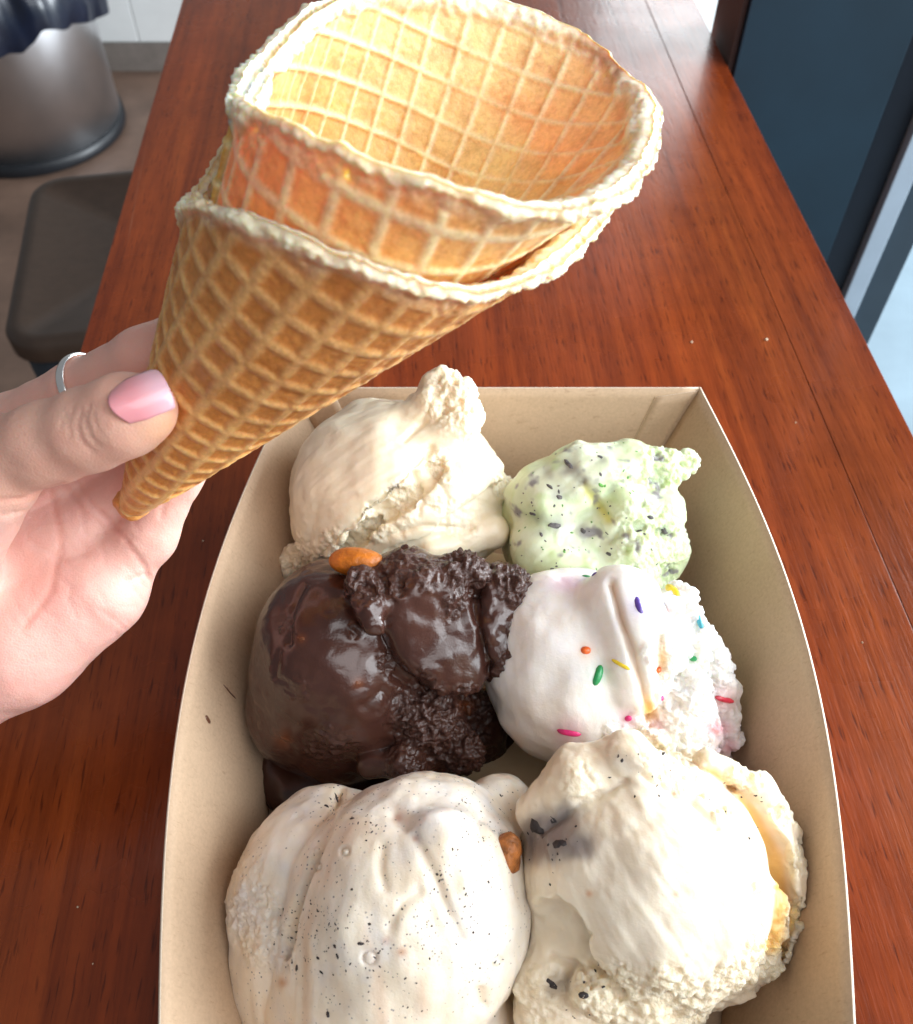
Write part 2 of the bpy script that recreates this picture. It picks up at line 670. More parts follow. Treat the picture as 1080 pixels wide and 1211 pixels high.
# glued corner tabs of the side walls on the inside of the end walls
for u in (1, 0):
    for s in (-1, 1):
        off = np.array([0, -0.0006 if u == 1 else 0.0006, 0.0002])
        G = np.array([[(tray_pt(s, u, t) * (1 - q) + tray_pt(-s, u, t) * q) + off for t in np.linspace(0.03, 0.985 - q * 0.6, mm)] for q in np.linspace(0.004, 0.10, 6)])
        V, Q, rim = sheet(G, 0.0005, (1 if u == 0 else -1) * (1 if s < 0 else -1))
        part('corner_tab', mesh_from('corner_tab', V, Q, [M_KRAFT, M_CUT], True, None, rim), tray)


# ------------------------------------------------------------------ waffle cones
APEX = P(129, 632, 0.245)
AX = P(461.87, 180, 0.18502) - APEX
AX /= np.linalg.norm(AX)
E1 = np.cross(AX, FW)
E1 /= np.linalg.norm(E1)
E2 = np.cross(AX, E1)
NEST = 0.01756                               # how far the inner cone stands out of the outer one


def fourier(c):
    def f(deg):
        t = np.radians(deg)
        return c[0] + c[1] * np.cos(t) + c[2] * np.sin(t) + c[3] * np.cos(2 * t) + c[4] * np.sin(2 * t)
    return f


RIM_IN = fourier((0.12684, -0.01526, -0.01656, -0.00302, -0.00095))
_ro = fourier((0.13027, -0.01620, -0.02772, -0.01042, -0.00210))


def RIM_OUT(deg):
    t = (deg + 360) % 360
    back = sstep(205, 240, t) * sstep(350, 320, t)
    return _ro(deg) * (1 - back) + np.minimum(_ro(deg), RIM_IN(deg) + NEST - 0.022) * back


def make_cone(name, label, shift, rimf, seam, h0, pale, seed, turn, al, ka, cell, rw, nth=560, nh=230):
    apex = APEX + AX * shift
    ths = np.linspace(seam, seam + 392, nth)
    frac = np.linspace(0, 1, nh) ** 0.9
    TH, FR = np.meshgrid(ths, frac, indexing='ij')
    # smooth rim plus crumbly jitter
    rb = rimf(ths)
    k = np.hanning(25)
    rb = np.convolve(np.pad(rb, 12, 'edge'), k / k.sum(), 'valid')
    ring = np.stack([np.cos(np.radians(ths)), np.sin(np.radians(ths)), ths / 400], -1) * 0.04
    jit = 0.0010 * fbm(ring, 90, 3, seed) + 0.00022 * vnoise(ring, 900, seed + 3) + 0.0004 * vnoise(ring, 260, seed + 4) - 0.0009 * sstep(0.45, 0.8, vnoise(ring, 160, seed + 60))
    rb = rb + jit
    Hh = h0 + (rb[:, None] - h0) * FR
    rho = Hh / math.cos(al)
    phi = np.radians(TH) * math.sin(al)
    # straight grid on the flat sheet the cone is rolled from
    y = rho * np.cos(phi - turn)
    x = rho * np.sin(phi - turn)
    yw = 0.12 * (np.maximum(y, 0.001) / 0.12) ** 0.62 / 0.80
    wx = 0.0005 * vnoise(np.stack([x, y, 0 * x], -1), 60, seed)

    def ridge(v, w=rw):
        d = np.abs((v / cell) % 1 - 0.5)
        return 1 - sstep(w * 0.2, w * 1.1, d)
    rg = np.maximum(ridge(x + wx), ridge(yw + wx))
    rgi = np.maximum(ridge(x + wx, rw * 0.62), ridge(yw + wx, rw * 0.62))
    fade = np.clip(0.75 + 0.9 * fbm(np.stack([x, y, 0 * x], -1), 35, 2, seed + 44), 0.25, 1)
    rgi = rgi * fade
    dist = (rb[:, None] - Hh)                    # distance below the rim
    q3 = np.stack([x, y, np.zeros_like(x)], -1)
    edge_n = fbm(q3, 140, 2, seed + 5)
    fr = 1 - sstep(0.0020, 0.0075, dist + 0.0038 * edge_n)
    rg = rg * (1 - fr * 0.85)
    tipf = sstep(0.004, 0.016, Hh - h0)
    rad0 = Hh * math.tan(al) * (1 + ka[0] * np.cos(np.radians(TH * 2)) + ka[1] * np.sin(np.radians(TH * 2)))
    spiral = ((TH - seam) / 360.0 - 0.5) * 0.0018
    rough = 0.00035 * fbm(q3, 900, 2, seed + 1) * (0.4 + 1.6 * fr) + 0.0003 * fr * fbm(q3, 420, 2, seed + 8)
    lipv = (0.88 + 0.55 * vnoise(ring, 60, seed + 50) + 0.25 * vnoise(ring, 160, seed + 51))[:, None]
    lip = (1 - sstep(0.0030, 0.0068, dist / np.maximum(lipv, 0.3) + 0.0010 * edge_n)) * np.clip(lipv + 0.2, 0.3, 1.2)
    bead = 0.0017 * lip * (1 + 0.22 * vnoise(q3, 900, seed + 21) + 0.35 * vnoise(q3, 200, seed + 22))
    r_out = rad0 + spiral + (0.0006 - 0.0001 * pale) * rg * tipf + rough + bead
    r_in = rad0 + spiral - 0.0016 - 0.0007 * rgi * (1 - fr * 0.85) * tipf - rough - bead * 0.8
    r_in = np.maximum(r_in, 0.0002)
    if pale < 0.5:                               # the hidden back of the outer rim is thin, clear of the inner cone
        tt = (TH + 360) % 360
        thin = sstep(195, 225, tt) * sstep(385, 350, tt) * lip
        r_in = r_in + 0.0016 * thin
    # round the rim
    top = sstep(0.0016, 0.0, dist)
    mid = (r_out + r_in) / 2
    r_out = r_out + (mid - r_out) * top * 0.55
    r_in = r_in + (mid - r_in) * top * 0.55

    def pts(r):
        a = np.radians(TH)[..., None]
        return apex + AX * Hh[..., None] + (E1 * np.cos(a) + E2 * np.sin(a)) * r[..., None]
    A, B = pts(r_out), pts(r_in)
    N = nth * nh
    ii = np.arange(N).reshape(nth, nh)
    q = np.stack([ii[:-1, :-1], ii[1:, :-1], ii[1:, 1:], ii[:-1, 1:]], -1).reshape(-1, 4)
    faces = [q[:, ::-1], q + N]
    for line in (ii[0, :], ii[-1, ::-1], ii[::-1, 0], ii[:, -1]):
        a, b = line[:-1], line[1:]
        faces.append(np.stack([a, b, b + N, a + N], -1))
    V = np.concatenate([A.reshape(-1, 3), B.reshape(-1, 3)])
    # colours: toasted outside, paler inside, unbaked looking fringe
    brown = np.array([0.63, 0.25, 0.064])
    tan = np.array([0.73, 0.40, 0.16])
    amber = np.array([0.82, 0.40, 0.095])
    yel = np.array([0.93, 0.69, 0.37])
    cream = np.array([0.93, 0.82, 0.61])
    nb = np.clip(0.5 + 0.6 * fbm(q3, 45, 3, seed + 12), 0, 1)[..., None]
    oc = brown * (1 - rg[..., None]) + tan * rg[..., None]
    oc2 = (amber * 0.75 + yel * 0.25) * (1 - rg[..., None]) + (yel * 0.7 + cream * 0.3) * rg[..., None]
    oc = oc * (1 - pale) + oc2 * pale
    oc = oc * (0.82 + 0.36 * nb)
    pw = np.clip(0.55 + 0.9 * fbm(q3, 28, 2, seed + 40), 0, 1)[..., None]
    ic = (amber * (0.75 - 0.55 * pw) + yel * (0.25 + 0.55 * pw)) * (1 - rgi[..., None]) + (yel * 0.6 + cream * 0.4) * rgi[..., None]
    ic = ic * (0.9 + 0.2 * nb)
    f3 = np.maximum(fr * np.clip(0.55 + 0.5 * edge_n, 0, 1), lip)[..., None]
    oc = oc * (1 - f3) + cream * f3
    ic = ic * (1 - f3) + cream * f3
    # a scorched stretch of the fringe
    sc = np.exp(-((((TH + 108 + 180) % 360) - 180) / 17.0) ** 2) * sstep(0.008, 0.001, dist) * np.clip(0.7 + edge_n, 0, 1)
    if pale > 0.5:
        ic = ic * (1 - 0.75 * sc[..., None]) + np.array([0.30, 0.10, 0.03]) * 0.75 * sc[..., None]
    colr = np.concatenate([oc.reshape(-1, 3), ic.reshape(-1, 3)])
    root = thing(name, label, 'waffle cone', tuple(apex + AX * h0))
    part('wafer', mesh_from('wafer', V, np.concatenate(faces), [M_WAFFLE], True, {'Col': np.clip(colr, 0, 1)}), root)
    # pinched tip
    tc = apex + AX * (h0 + 0.0006)
    rr = h0 * math.tan(al)
    V, Q = ellipsoid(tc, np.array([E1 * (rr + 0.0006), E2 * (rr + 0.0006), AX * 0.0036]), 28, 14)
    V = V + 0.0005 * fbm(V, 500, 2, seed)[:, None] * (V - tc) / 0.004
    part('tip', mesh_from('tip', V, Q, [M_WAFFLE], True, {'Col': np.tile(brown * 0.9 + tan * 0.15, (len(V), 1))}), root)
    return root


make_cone('waffle_cone', 'toasted brown waffle cone pinched between thumb and fingers, holding the paler cone', 0.0, RIM_OUT, -75, 0.0125, 0.0, 11, 0.62,
          math.radians(17.54), (-0.075, -0.068), 0.0071, 0.24)
make_cone('waffle_cone', 'paler golden waffle cone nested inside the browner cone', NEST, RIM_IN, 12, 0.012, 1.0, 29, 0.30,
          math.radians(17.85), (-0.092, -0.090), 0.0082, 0.17)


# ------------------------------------------------------------------ grooves on finished meshes
def poly_dist(px, line):
    """distance in px from points to a polyline"""
    line = np.asarray(line, float)
    best = np.full(len(px), 1e9)
    for a, b in zip(line[:-1], line[1:]):
        ab = b - a
        t = np.clip(((px - a) @ ab) / max(ab @ ab, 1e-9), 0, 1)
        best = np.minimum(best, np.linalg.norm(px - a - t[:, None] * ab, axis=1))
    return best


def groove(V, N, line, width, depth):
    """press a rounded groove (px width, metres depth) into the side of V that faces the viewer of that pixel line"""
    pr = proj(V)
    d = poly_dist(pr[:, :2], line)
    face = sstep(0.05, 0.35, (N * (CAM - V)).sum(1) / np.linalg.norm(CAM - V, axis=1))
    return V - N * (depth * np.exp(-(d / width) ** 2) * face)[:, None]


# ------------------------------------------------------------------ hand
def hpt(x, y, d):
    return P(x, y, d)


def px2m(r, d):
    return r * d / FPX


def chain(p, pts, k=0.004):
    out = None
    for (a, b) in zip(pts[:-1], pts[1:]):
        dd = d_cone(p, hpt(*a[:3]), hpt(*b[:3]), px2m(a[3], a[2]), px2m(b[3], b[2]))
        out = dd if out is None else smin(out, dd, k)
    return out


THUMB = [(-85, 650, .234, 62), (-5, 545, .212, 50), (58, 524, .206, 46), (108, 508, .2015, 47), (150, 490, .1975, 46), (172, 483, .196, 38)]
INDEX = [(-40, 560, .256, 44), (20, 506, .252, 41), (95, 464, .242, 37), (172, 425, .231, 36), (250, 385, .231, 34), (300, 360, .226, 30)]
MIDDLE = [(0, 600, .262, 46), (60, 560, .262, 44), (150, 505, .256, 38), (250, 450, .249, 36), (320, 400, .238, 32)]
RINGF = [(40, 660, .264, 46), (100, 620, .264, 42), (180, 555, .258, 36), (260, 490, .251, 34), (320, 440, .243, 30)]
PINKY = [(60, 730, .260, 52), (128, 690, .260, 38), (174, 634, .257, 33), (208, 562, .252, 30), (255, 505, .246, 27)]
FOREARM = [(-560, 1040, .34, 125), (-330, 900, .285, 100), (-190, 815, .262, 88)]
HYPO = [(-190, 850, .262, 85), (-80, 806, .258, 82), (20, 762, .257, 74), (112, 704, .258, 55)]
PALM = [(-190, 800, .262, 90), (-60, 720, .262, 72), (60, 650, .266, 60), (110, 620, .267, 48)]
PALM2 = [(-190, 760, .262, 80), (-80, 650, .258, 60), (0, 560, .262, 48)]
THENAR = [(-150, 760, .25, 70), (-85, 670, .232, 66), (-20, 580, .214, 46)]


def hand_sdf(p):
    palm = smin(smin(chain(p, HYPO), chain(p, PALM), 0.012), chain(p, PALM2), 0.012)
    palm = smin(palm, chain(p, FOREARM, 0.01), 0.02)
    f = chain(p, PINKY, 0.003)
    f = smin(f, chain(p, RINGF, 0.003), 0.0022)
    f = smin(f, chain(p, MIDDLE, 0.003), 0.0022)
    f = smin(f, chain(p, INDEX, 0.003), 0.0022)
    d = smin(palm, f, 0.007)
    th = chain(p, THUMB, 0.004)
    # flatten the thumb where the nail sits
    d = smin(d, smin(th, chain(p, THENAR), 0.008), 0.007)
    return d


def hand_surface():
    pts = []
    for ch in (FOREARM, THUMB, INDEX, MIDDLE, RINGF, PINKY, HYPO, PALM, PALM2, THENAR):
        for a in ch:
            c = hpt(*a[:3])
            r = px2m(a[3], a[2]) + 0.004
            pts += [c - r, c + r]
    pts = np.array(pts)
    return surface_nets(hand_sdf, pts.min(0), pts.max(0), 0.00085)


V, Q = hand_surface()
V = smooth(V, Q, 3)
N = vnormals(V, Q)
for line, w, dp in (
    # thumb knuckle wrinkles
    ([(96, 487), (91, 502), (96, 520), (108, 533)], 2.2, .0004), ([(106, 478), (100, 497), (107, 517), (118, 528)], 2.0, .0004),
    ([(114, 476), (110, 492), (118, 512)], 1.8, .0003), ([(86, 482), (80, 500), (84, 516)], 2.0, .00025), ([(76, 490), (72, 505)], 1.8, .0003),
    ([(122, 480), (119, 494), (124, 506)], 1.6, .0003),
    # around the nail
    # palm lines
    ([(0, 592), (30, 590), (55, 577), (75, 572)], 2.6, .0006), ([(75, 575), (95, 600), (100, 630)], 3, .0003),
    ([(118, 605), (150, 640), (172, 672), (180, 690)], 3, .0005), ([(150, 688), (172, 680), (186, 690)], 2.5, .0006),
    ([(60, 580), (72, 640), (60, 700), (30, 740)], 4, .0004), ([(0, 610), (40, 604), (66, 590)], 2.0, .0005),
    ([(90, 570), (110, 600), (135, 620)], 3, .0004), ([(188, 575), (194, 596), (190, 612)], 2.4, .0006), ([(35, 640), (70, 660), (100, 655)], 3, .0003),
):
    V = groove(V, N, line, w, dp)
rl = np.random.default_rng(23)
for _ in range(26):                              # fine palm lines
    x, y, a = 10 + 150 * rl.random(), 590 + 170 * rl.random(), rl.normal(-0.9, 0.5)
    L = 14 + 26 * rl.random()
    b_ = rl.normal(0, 4)
    V = groove(V, N, [(x, y), (x + L * 0.5 * math.cos(a) + b_, y - L * 0.5 * math.sin(a)), (x + L * math.cos(a), y - L * math.sin(a))], 1.7, .00022)
N = vnormals(V, Q)
V = V + N * (0.00022 * fbm(V, 160, 2, 5))[:, None]
pr = proj(V)
thd = np.minimum(chain(V, THUMB), 1)
dors = sstep(0.004, 0.0, thd)                                  # back of the thumb is browner than the palm
idx = sstep(0.003, 0.0, chain(V, INDEX))
pink = np.array([0.75, 0.445, 0.375])
tanc = np.array([0.76, 0.44, 0.34])
rosy = np.array([0.78, 0.40, 0.35])
blotch = np.clip(0.5 + 0.8 * fbm(V, 55, 3, 9), 0, 1)[:, None]
colr = pink * (1 - 0.45 * blotch) + rosy * 0.45 * blotch
f = np.clip(dors + 0.4 * idx, 0, 1)[:, None]
colr = colr * (1 - f) + tanc * f
# warmer fingertip
tipd = np.linalg.norm(pr[:, :2] - np.array([196, 505]), axis=1)
w = (np.exp(-(tipd / 30) ** 2) * dors)[:, None]
colr = colr * (1 - 0.5 * w) + np.array([0.80, 0.42, 0.22]) * 0.5 * w
crease = np.zeros(len(V))
for line, wd in (([(0, 592), (30, 590), (55, 577), (75, 572)], 4), ([(118, 605), (150, 640), (172, 672), (180, 690)], 4), ([(60, 580), (72, 640), (60, 700), (30, 740)], 5)):
    crease = np.maximum(crease, np.exp(-(poly_dist(pr[:, :2], line) / wd) ** 2))
c3 = (crease * 0.35)[:, None]
colr = colr * (1 - c3) + np.array([0.66, 0.27, 0.21]) * c3
hand = tag(link('person', mesh_from('hand', V, Q, [M_SKIN], True, {'Col': np.clip(colr, 0, 1)})),
           'left hand gripping the browner waffle cone, pink thumb nail in front', 'person')
# a person whose hand alone is in the picture: the body mesh is the hand, nail and ring hang on it


def march(x, y, sdf=hand_sdf, d0=0.12):
    r = ray(x, y)
    L = np.linalg.norm(r)
    d = d0
    for _ in range(120):
        s = float(sdf((CAM + r * d)[None])[0])
        d += s / L * 0.9
        if abs(s) < 1e-5:
            break
    return CAM + r * d


# thumb nail
def nail_mesh():
    c = march(160, 470)
    g = np.array([march(160 + a, 470 + b) for a, b in ((-12, 8), (12, -8), (6, 9), (-6, -9))])
    n = np.cross(g[1] - g[0], g[3] - g[2])
    n /= np.linalg.norm(n)
    if n @ (CAM - c) < 0:
        n = -n
    ua = P(205, 440, 0.187) - P(140, 484, 0.190)
    ua = ua - n * (ua @ n)
    ua /= np.linalg.norm(ua)
    va = np.cross(n, ua)
    nu, nv = 34, 25
    G = np.zeros((nu, nv, 3))
    tipw = np.zeros((nu, nv))
    for i, u in enumerate(np.linspace(0, 1, nu)):
        for j, v in enumerate(np.linspace(-1, 1, nv)):
            hw = 0.0050 * (0.84 + 0.16 * min(1, u / 0.35)) * (1 - 0.05 * max(0, (u - 0.9) / 0.1))
            back = 0.0021 * (v * v)                       # rounded cuticle
            front = -0.0006 * (abs(v) ** 4) + 0.0002
            lx = -0.0054 + back + (0.0122 + front - back) * u
            ly = hw * v
            lz = 0.0012 - 0.0024 * v * v - 0.0006 * ((u - 0.45) * 2) ** 2 + 0.0001
            G[i, j] = c + ua * lx + va * ly + n * lz
            tipw[i, j] = u
    V, Q, rim = sheet(G, 0.0005, 1)
    nl = np.cross(G[1, 0] - G[0, 0], G[0, 1] - G[0, 0])
    if nl @ n < 0:
        V, Q, rim = sheet(G, 0.0005, -1)
    t = np.concatenate([tipw.ravel()] * 2)
    a, b = np.array([0.80, 0.33, 0.36]), np.array([0.84, 0.52, 0.60])
    s = sstep(0.35, 0.95, t)[:, None]
    return V, Q, a * (1 - s) + b * s


m, nt, bs = mat('nail_polish')
nt.links.new(attr(nt, 'Col'), bs.inputs['Base Color'])
bs.inputs['Roughness'].default_value = 0.3
bs.inputs['Coat Weight'].default_value = 0.35
bs.inputs['Coat Roughness'].default_value = 0.04
bs.inputs['Subsurface Weight'].default_value = 0.2
bs.inputs['Subsurface Scale'].default_value = 0.001
bump(nt, bs, noise(nt, 260, 2, 0.5, coords(nt)), 0.0003, 0.25)
V, Q, cc = nail_mesh()
tag(part('thumb_nail', mesh_from('thumb_nail', V, Q, [m], True, {'Col': cc}), hand), 'glossy pink thumb nail fading to a pale tip')

# silver ring on the index finger
m_silver = simple('silver', (0.95, 0.94, 0.92), 0.22, 1.0, 0.04, 200)
rc = P(106, 459, 0.2404)
ra = P(172, 425, .231) - P(20, 506, .252)
ra /= np.linalg.norm(ra)
r1 = np.cross(ra, [0, 0, 1.0])
r1 /= np.linalg.norm(r1)
r2 = np.cross(ra, r1)
nu, nv = 72, 12
V = []
R0 = px2m(37.6, .2412) + 0.0008
for a in np.linspace(0, 2 * np.pi, nu, endpoint=False):
    for b in np.linspace(0, 2 * np.pi, nv, endpoint=False):
        e = r1 * math.cos(a) + r2 * math.sin(a)
        V.append(rc + e * (R0 + 0.0007 * math.cos(b)) + ra * 0.0014 * math.sin(b))
ii = np.arange(nu * nv).reshape(nu, nv)
j1 = np.roll(ii, -1, 0)
Q = np.stack([ii, j1, np.roll(j1, -1, 1), np.roll(ii, -1, 1)], -1).reshape(-1, 4)
tag(link('finger_ring', mesh_from('finger_ring', np.array(V), Q, [m_silver])), 'thin plain silver ring on the index finger', 'ring')


# ------------------------------------------------------------------ ice cream
class Scoop:
    def __init__(self, cpx, cpy, z):
        c = at_z(cpx, cpy, z)
        self.d0 = proj(c)[2]
        self.c = c

    def pt(self, x, y, zoff=0.0):
        """the point under a pixel, zoff millimetres nearer than the scoop's centre"""
        return P(x, y, self.d0 - zoff * 0.001)

    def r(self, rp):
        return rp * self.d0 / FPX

    def S(self, p, x, y, z, r):
        return d_sphere(p, self.pt(x, y, z), self.r(r))

    def C(self, p, a, b):
        return d_cone(p, self.pt(*a[:3]), self.pt(*b[:3]), self.r(a[3]), self.r(b[3]))

    def L(self, p, pts, k=0.003):
        out = None
        for a, b in zip(pts[:-1], pts[1:]):
            d = self.C(p, a, b)
            out = d if out is None else smin(out, d, k)
        return out

    def side(self, p, a, b):
        """signed distance to the upright plane seen as line a-b; positive to the left of a->b"""
        pa, pb = self.pt(*a), self.pt(*b)
        v = np.cross(pb - pa, (pa + pb) / 2 - CAM)
        v /= np.linalg.norm(v)
        return (p - pa) @ v


def field(px, discs):
    f = np.zeros(len(px))
    for x, y, r, a in discs:
        d = np.linalg.norm(px - np.array([x, y]), axis=1) / r
        f = np.maximum(f, a * sstep(1.15, 0.55, d))
    return f


def build_scoop(sc, sdf, lo, hi, rough=(), grooves=(), h=0.0005, warp=0.0007, crumb=0.0021, seed=0, base=0.0, drag=None, dragamp=0.00022, flow=0.0, lump=0.0):
    def fn(p):
        q = p + np.stack([vnoise(p, 95, seed + k) for k in range(3)], -1) * warp * 1.6
        d = sdf(q)
        near = np.abs(d) < 0.004
        e = np.zeros(d.shape)
        pn = p[near]
        e[near] = 0.0004 * vnoise(pn, 190, seed + 7)
        d = d + e
        # stay inside the tray walls
        t = np.clip(p[..., 2] / TZ, 0, 1)
        wt = halfw(np.clip(p[..., 1], Y0, Y1))
        wb = (wt - 0.0165) * 0.985
        wall_d = np.abs(p[..., 0] - xc(p[..., 1])) - (wb + (wt - wb) * t ** 1.15) + 0.0009
        d = np.where(p[..., 2] < TZ, smax(d, wall_d, 0.002), d)
        return np.maximum(d, 0.0012 - p[..., 2])
    V, Q = surface_nets(fn, lo, hi, h)
    V = smooth(V, Q, 1)
    N = vnormals(V, Q)
    for g in grooves:
        V = groove(V, N, *g)
    px = proj(V)[:, :2]
    rf = np.clip(field(px + 9 * np.stack([fbm(V, 120, 2, seed + 1), fbm(V, 120, 2, seed + 2)], -1), rough), 0, 1) if rough else np.zeros(len(V))
    N = vnormals(V, Q)
    cr = np.abs(vnoise(V, 330, seed + 4)) * 0.7 + np.abs(vnoise(V, 640, seed + 5)) * 0.55 + 0.4 * vnoise(V, 150, seed + 6) + 0.25 * vnoise(V, 1100, seed + 14)
    V = V + N * ((crumb * (cr - 0.35) - 0.0013 * sstep(0.42, 0.7, vnoise(V, 400, seed + 15))) * rf)[:, None]
    if drag is not None:
        a = sc.pt(drag[0], drag[1]) - sc.pt(drag[2], drag[3])
        a /= np.linalg.norm(a)
        W = V - np.outer((V @ a) * 0.93, a)
        V = V + N * ((dragamp * fbm(W, 420, 2, seed + 9) + flow * fbm(W, 110, 3, seed + 10)) * (1 - rf))[:, None]
    if lump:
        V = V + N * (lump * (fbm(V, 75, 3, seed + 30) + 0.35 * np.abs(vnoise(V, 300, seed + 33))) * (1 - 0.5 * rf))[:, None]
    rf = np.clip(rf + base, 0, 1)
    return V, Q, rf


def scoop_obj(name, label, V, Q, rf, col, m):
    o = link(name, mesh_from(name, V, Q, [m], True, {'Col': np.clip(col, 0, 1), 'rough': rf}))
    tag(o, label, 'ice cream scoop')
    return o


def bvh_of(V, Q):
    return BVHTree.FromPolygons(V.tolist(), Q.tolist())


def hit(b, x, y):
    r = ray(x, y)
    r = r / np.linalg.norm(r)
    p, n, i, d = b.ray_cast(Vector(CAM), Vector(r))
    return (None, None) if p is None else (np.array(p), np.array(n))


def frame(n, ang=0.0):
    a = np.cross(n, FW)
    a = RT - n * (RT @ n)
    a /= np.linalg.norm(a)
    b = np.cross(n, a)
    return a * math.cos(ang) + b * math.sin(ang), -a * math.sin(ang) + b * math.cos(ang)


def chips(name, spots, bv, parent, m, seed=0, joined=True, flat=0.35, sink=0.55):
    """small irregular pieces pressed into a surface; spots: (px, py, length px, width px, angle)"""
    r_ = np.random.default_rng(seed)
    VV, QQ, n0 = [], [], 0
    for x, y, l, w, a in spots:
        p, n = hit(bv, x, y)
        if p is None:
            continue
        d = proj(p[None])[0, 2]
        u, v = frame(n, -math.radians(a))
        L, W = l * d / FPX / 2, w * d / FPX / 2
        t = min(L, W) * flat * 2
        V, Q = ellipsoid(p - n * t * sink, np.array([u * L, v * W, n * t]), 8, 6)
        V = V + (r_.random(V.shape) - 0.5) * min(L, W) * 0.32
        if joined:
            VV.append(V)
            QQ.append(Q + n0)
            n0 += len(V)
        else:
            part(name, mesh_from(name, V, Q, [m], True), parent)
    if joined and VV:
        o = part(name, mesh_from(name, np.concatenate(VV), np.concatenate(QQ), [m], True), parent)
        o['kind'] = 'stuff'


def blend(col, w, c):
    w = np.clip(w, 0, 1)[:, None]
    return col * (1 - w) + np.asarray(c) * w


R_ = np.random.default_rng(3)


def scatter(discs, n, smin_, smax_):
    out = []
    for _ in range(n):
        x, y, r = discs[R_.integers(len(discs))]
        a, q = R_.random() * 6.28, math.sqrt(R_.random()) * r
        s = smin_ + (smax_ - smin_) * R_.random() ** 2.2
        out.append((x + q * math.cos(a), y + q * math.sin(a), s * (1 + R_.random()), s, R_.random() * 180))
    return out


M_COOKIE = simple('dark_cookie', (0.040, 0.031, 0.031), 0.7, 0, 0.4, 800, 0.0003)
M_FLECK = simple('dark_mint_fleck', (0.11, 0.10, 0.10), 0.7, 0, 0.5, 900, 0.0003)
M_CARAMEL = simple('caramel_piece', (0.46, 0.135, 0.010), 0.38, 0, 0.3, 260, 0.0008)
M_PRETZEL = simple('baked_pretzel', (0.36, 0.115, 0.022), 0.5, 0, 0.6, 300, 0.0016)
M_NUT = simple('toffee_crumb', (0.62, 0.40, 0.17), 0.5, 0, 0.3, 500, 0.0005)

# --- vanilla, back left
A = Scoop(472, 590, 0.035)


def sdf_a(p):
    core = A.S(p, 478, 592, 0, 112)
    core = smin(core, A.S(p, 530, 596, 4, 72), 0.006)
    shell = A.S(p, 464, 592, 4.0, 120)
    wob = 0.0026 * fbm(p, 110, 3, 31)
    shell = smax(shell, A.side(p, (372, 672), (560, 478)) * -1 + wob, 0.0008)
    shell = smax(shell, -A.S(p, 478, 592, -1.5, 103), 0.002)
    wob2 = 0.0022 * fbm(p, 140, 3, 37)
    sh2 = smax(A.S(p, 484, 592, 3.0, 114), A.side(p, (405, 700), (600, 552)) * -1 + wob2, 0.0008)
    sh2 = smin(sh2, A.L(p, [(500, 590, 30, 14), (540, 570, 28, 18), (580, 556, 18, 16)]), 0.004)
    d = smin(core, sh2, 0.0004)
    d = smin(d, A.L(p, [(450, 668, 18, 16), (510, 650, 26, 14), (580, 628, 20, 20)]), 0.0015)
    d = smax(d, -A.L(p, [(392, 662, 24, 11), (430, 628, 32, 11), (475, 592, 36, 12), (520, 552, 34, 10)]) + 0.0012 * fbm(p, 260, 2, 8), 0.0012)
    d = smin(d, shell, 0.0004)
    d = smin(d, A.L(p, [(458, 514, 22, 14), (500, 486, 23, 22), (522, 460, 20, 22), (540, 464, 23, 19), (557, 490, 22, 17)]) + 0.0012 * fbm(p, 170, 2, 12), 0.0012)
    d = smin(d, A.L(p, [(505, 525, 28, 18), (545, 505, 26, 20)]), 0.002)
    d = smin(d, A.L(p, [(340, 668, -4, 18), (365, 655, 4, 18), (392, 640, 18, 16)]), 0.003)
    d = smin(d, A.L(p, [(585, 590, 4, 16), (600, 580, 2, 12)]), 0.003)
    return d


V, Q, rf = build_scoop(A, sdf_a, A.c - 0.050, A.c + [.050, .055, .055],
    rough=[(400, 650, 26, .9), (440, 620, 22, .9), (480, 588, 22, .9), (520, 552, 20, .9), (540, 470, 44, .8), (550, 615, 26, .3), (350, 665, 32, .9), (600, 583, 18, .9), (470, 618, 22, .4), (520, 590, 20, .35), (555, 500, 25, .5)],
    grooves=[([(380, 655), (420, 618), (470, 575), (510, 530)], 4, .0012), ([(515, 560), (530, 590), (528, 615)], 3, .0007), ([(440, 640), (500, 622), (560, 625)], 3.5, .0010), ([(365, 640), (375, 600), (420, 585)], 4, .0005), ([(478, 520), (500, 500), (508, 482)], 3.5, .0012), ([(540, 545), (560, 590), (590, 600)], 3, .0006), ([(490, 560), (500, 590), (495, 610)], 3, .0006)],
    seed=41, drag=(370, 560, 480, 490), lump=0.0003)
col = np.tile([0.89, 0.79, 0.60], (len(V), 1))
pa = proj(V)
col = blend(col, 0.35 * field(pa[:, :2], [(560, 600, 60, 1), (430, 540, 60, .8)]), (0.90, 0.82, 0.68))
scoop_obj('vanilla_scoop', 'plain cream vanilla scoop with a curled peak, against the tray end wall', V, Q, rf, col, M_CREAM)

# --- mint with dark flecks, back right
B = Scoop(698, 628, 0.034)


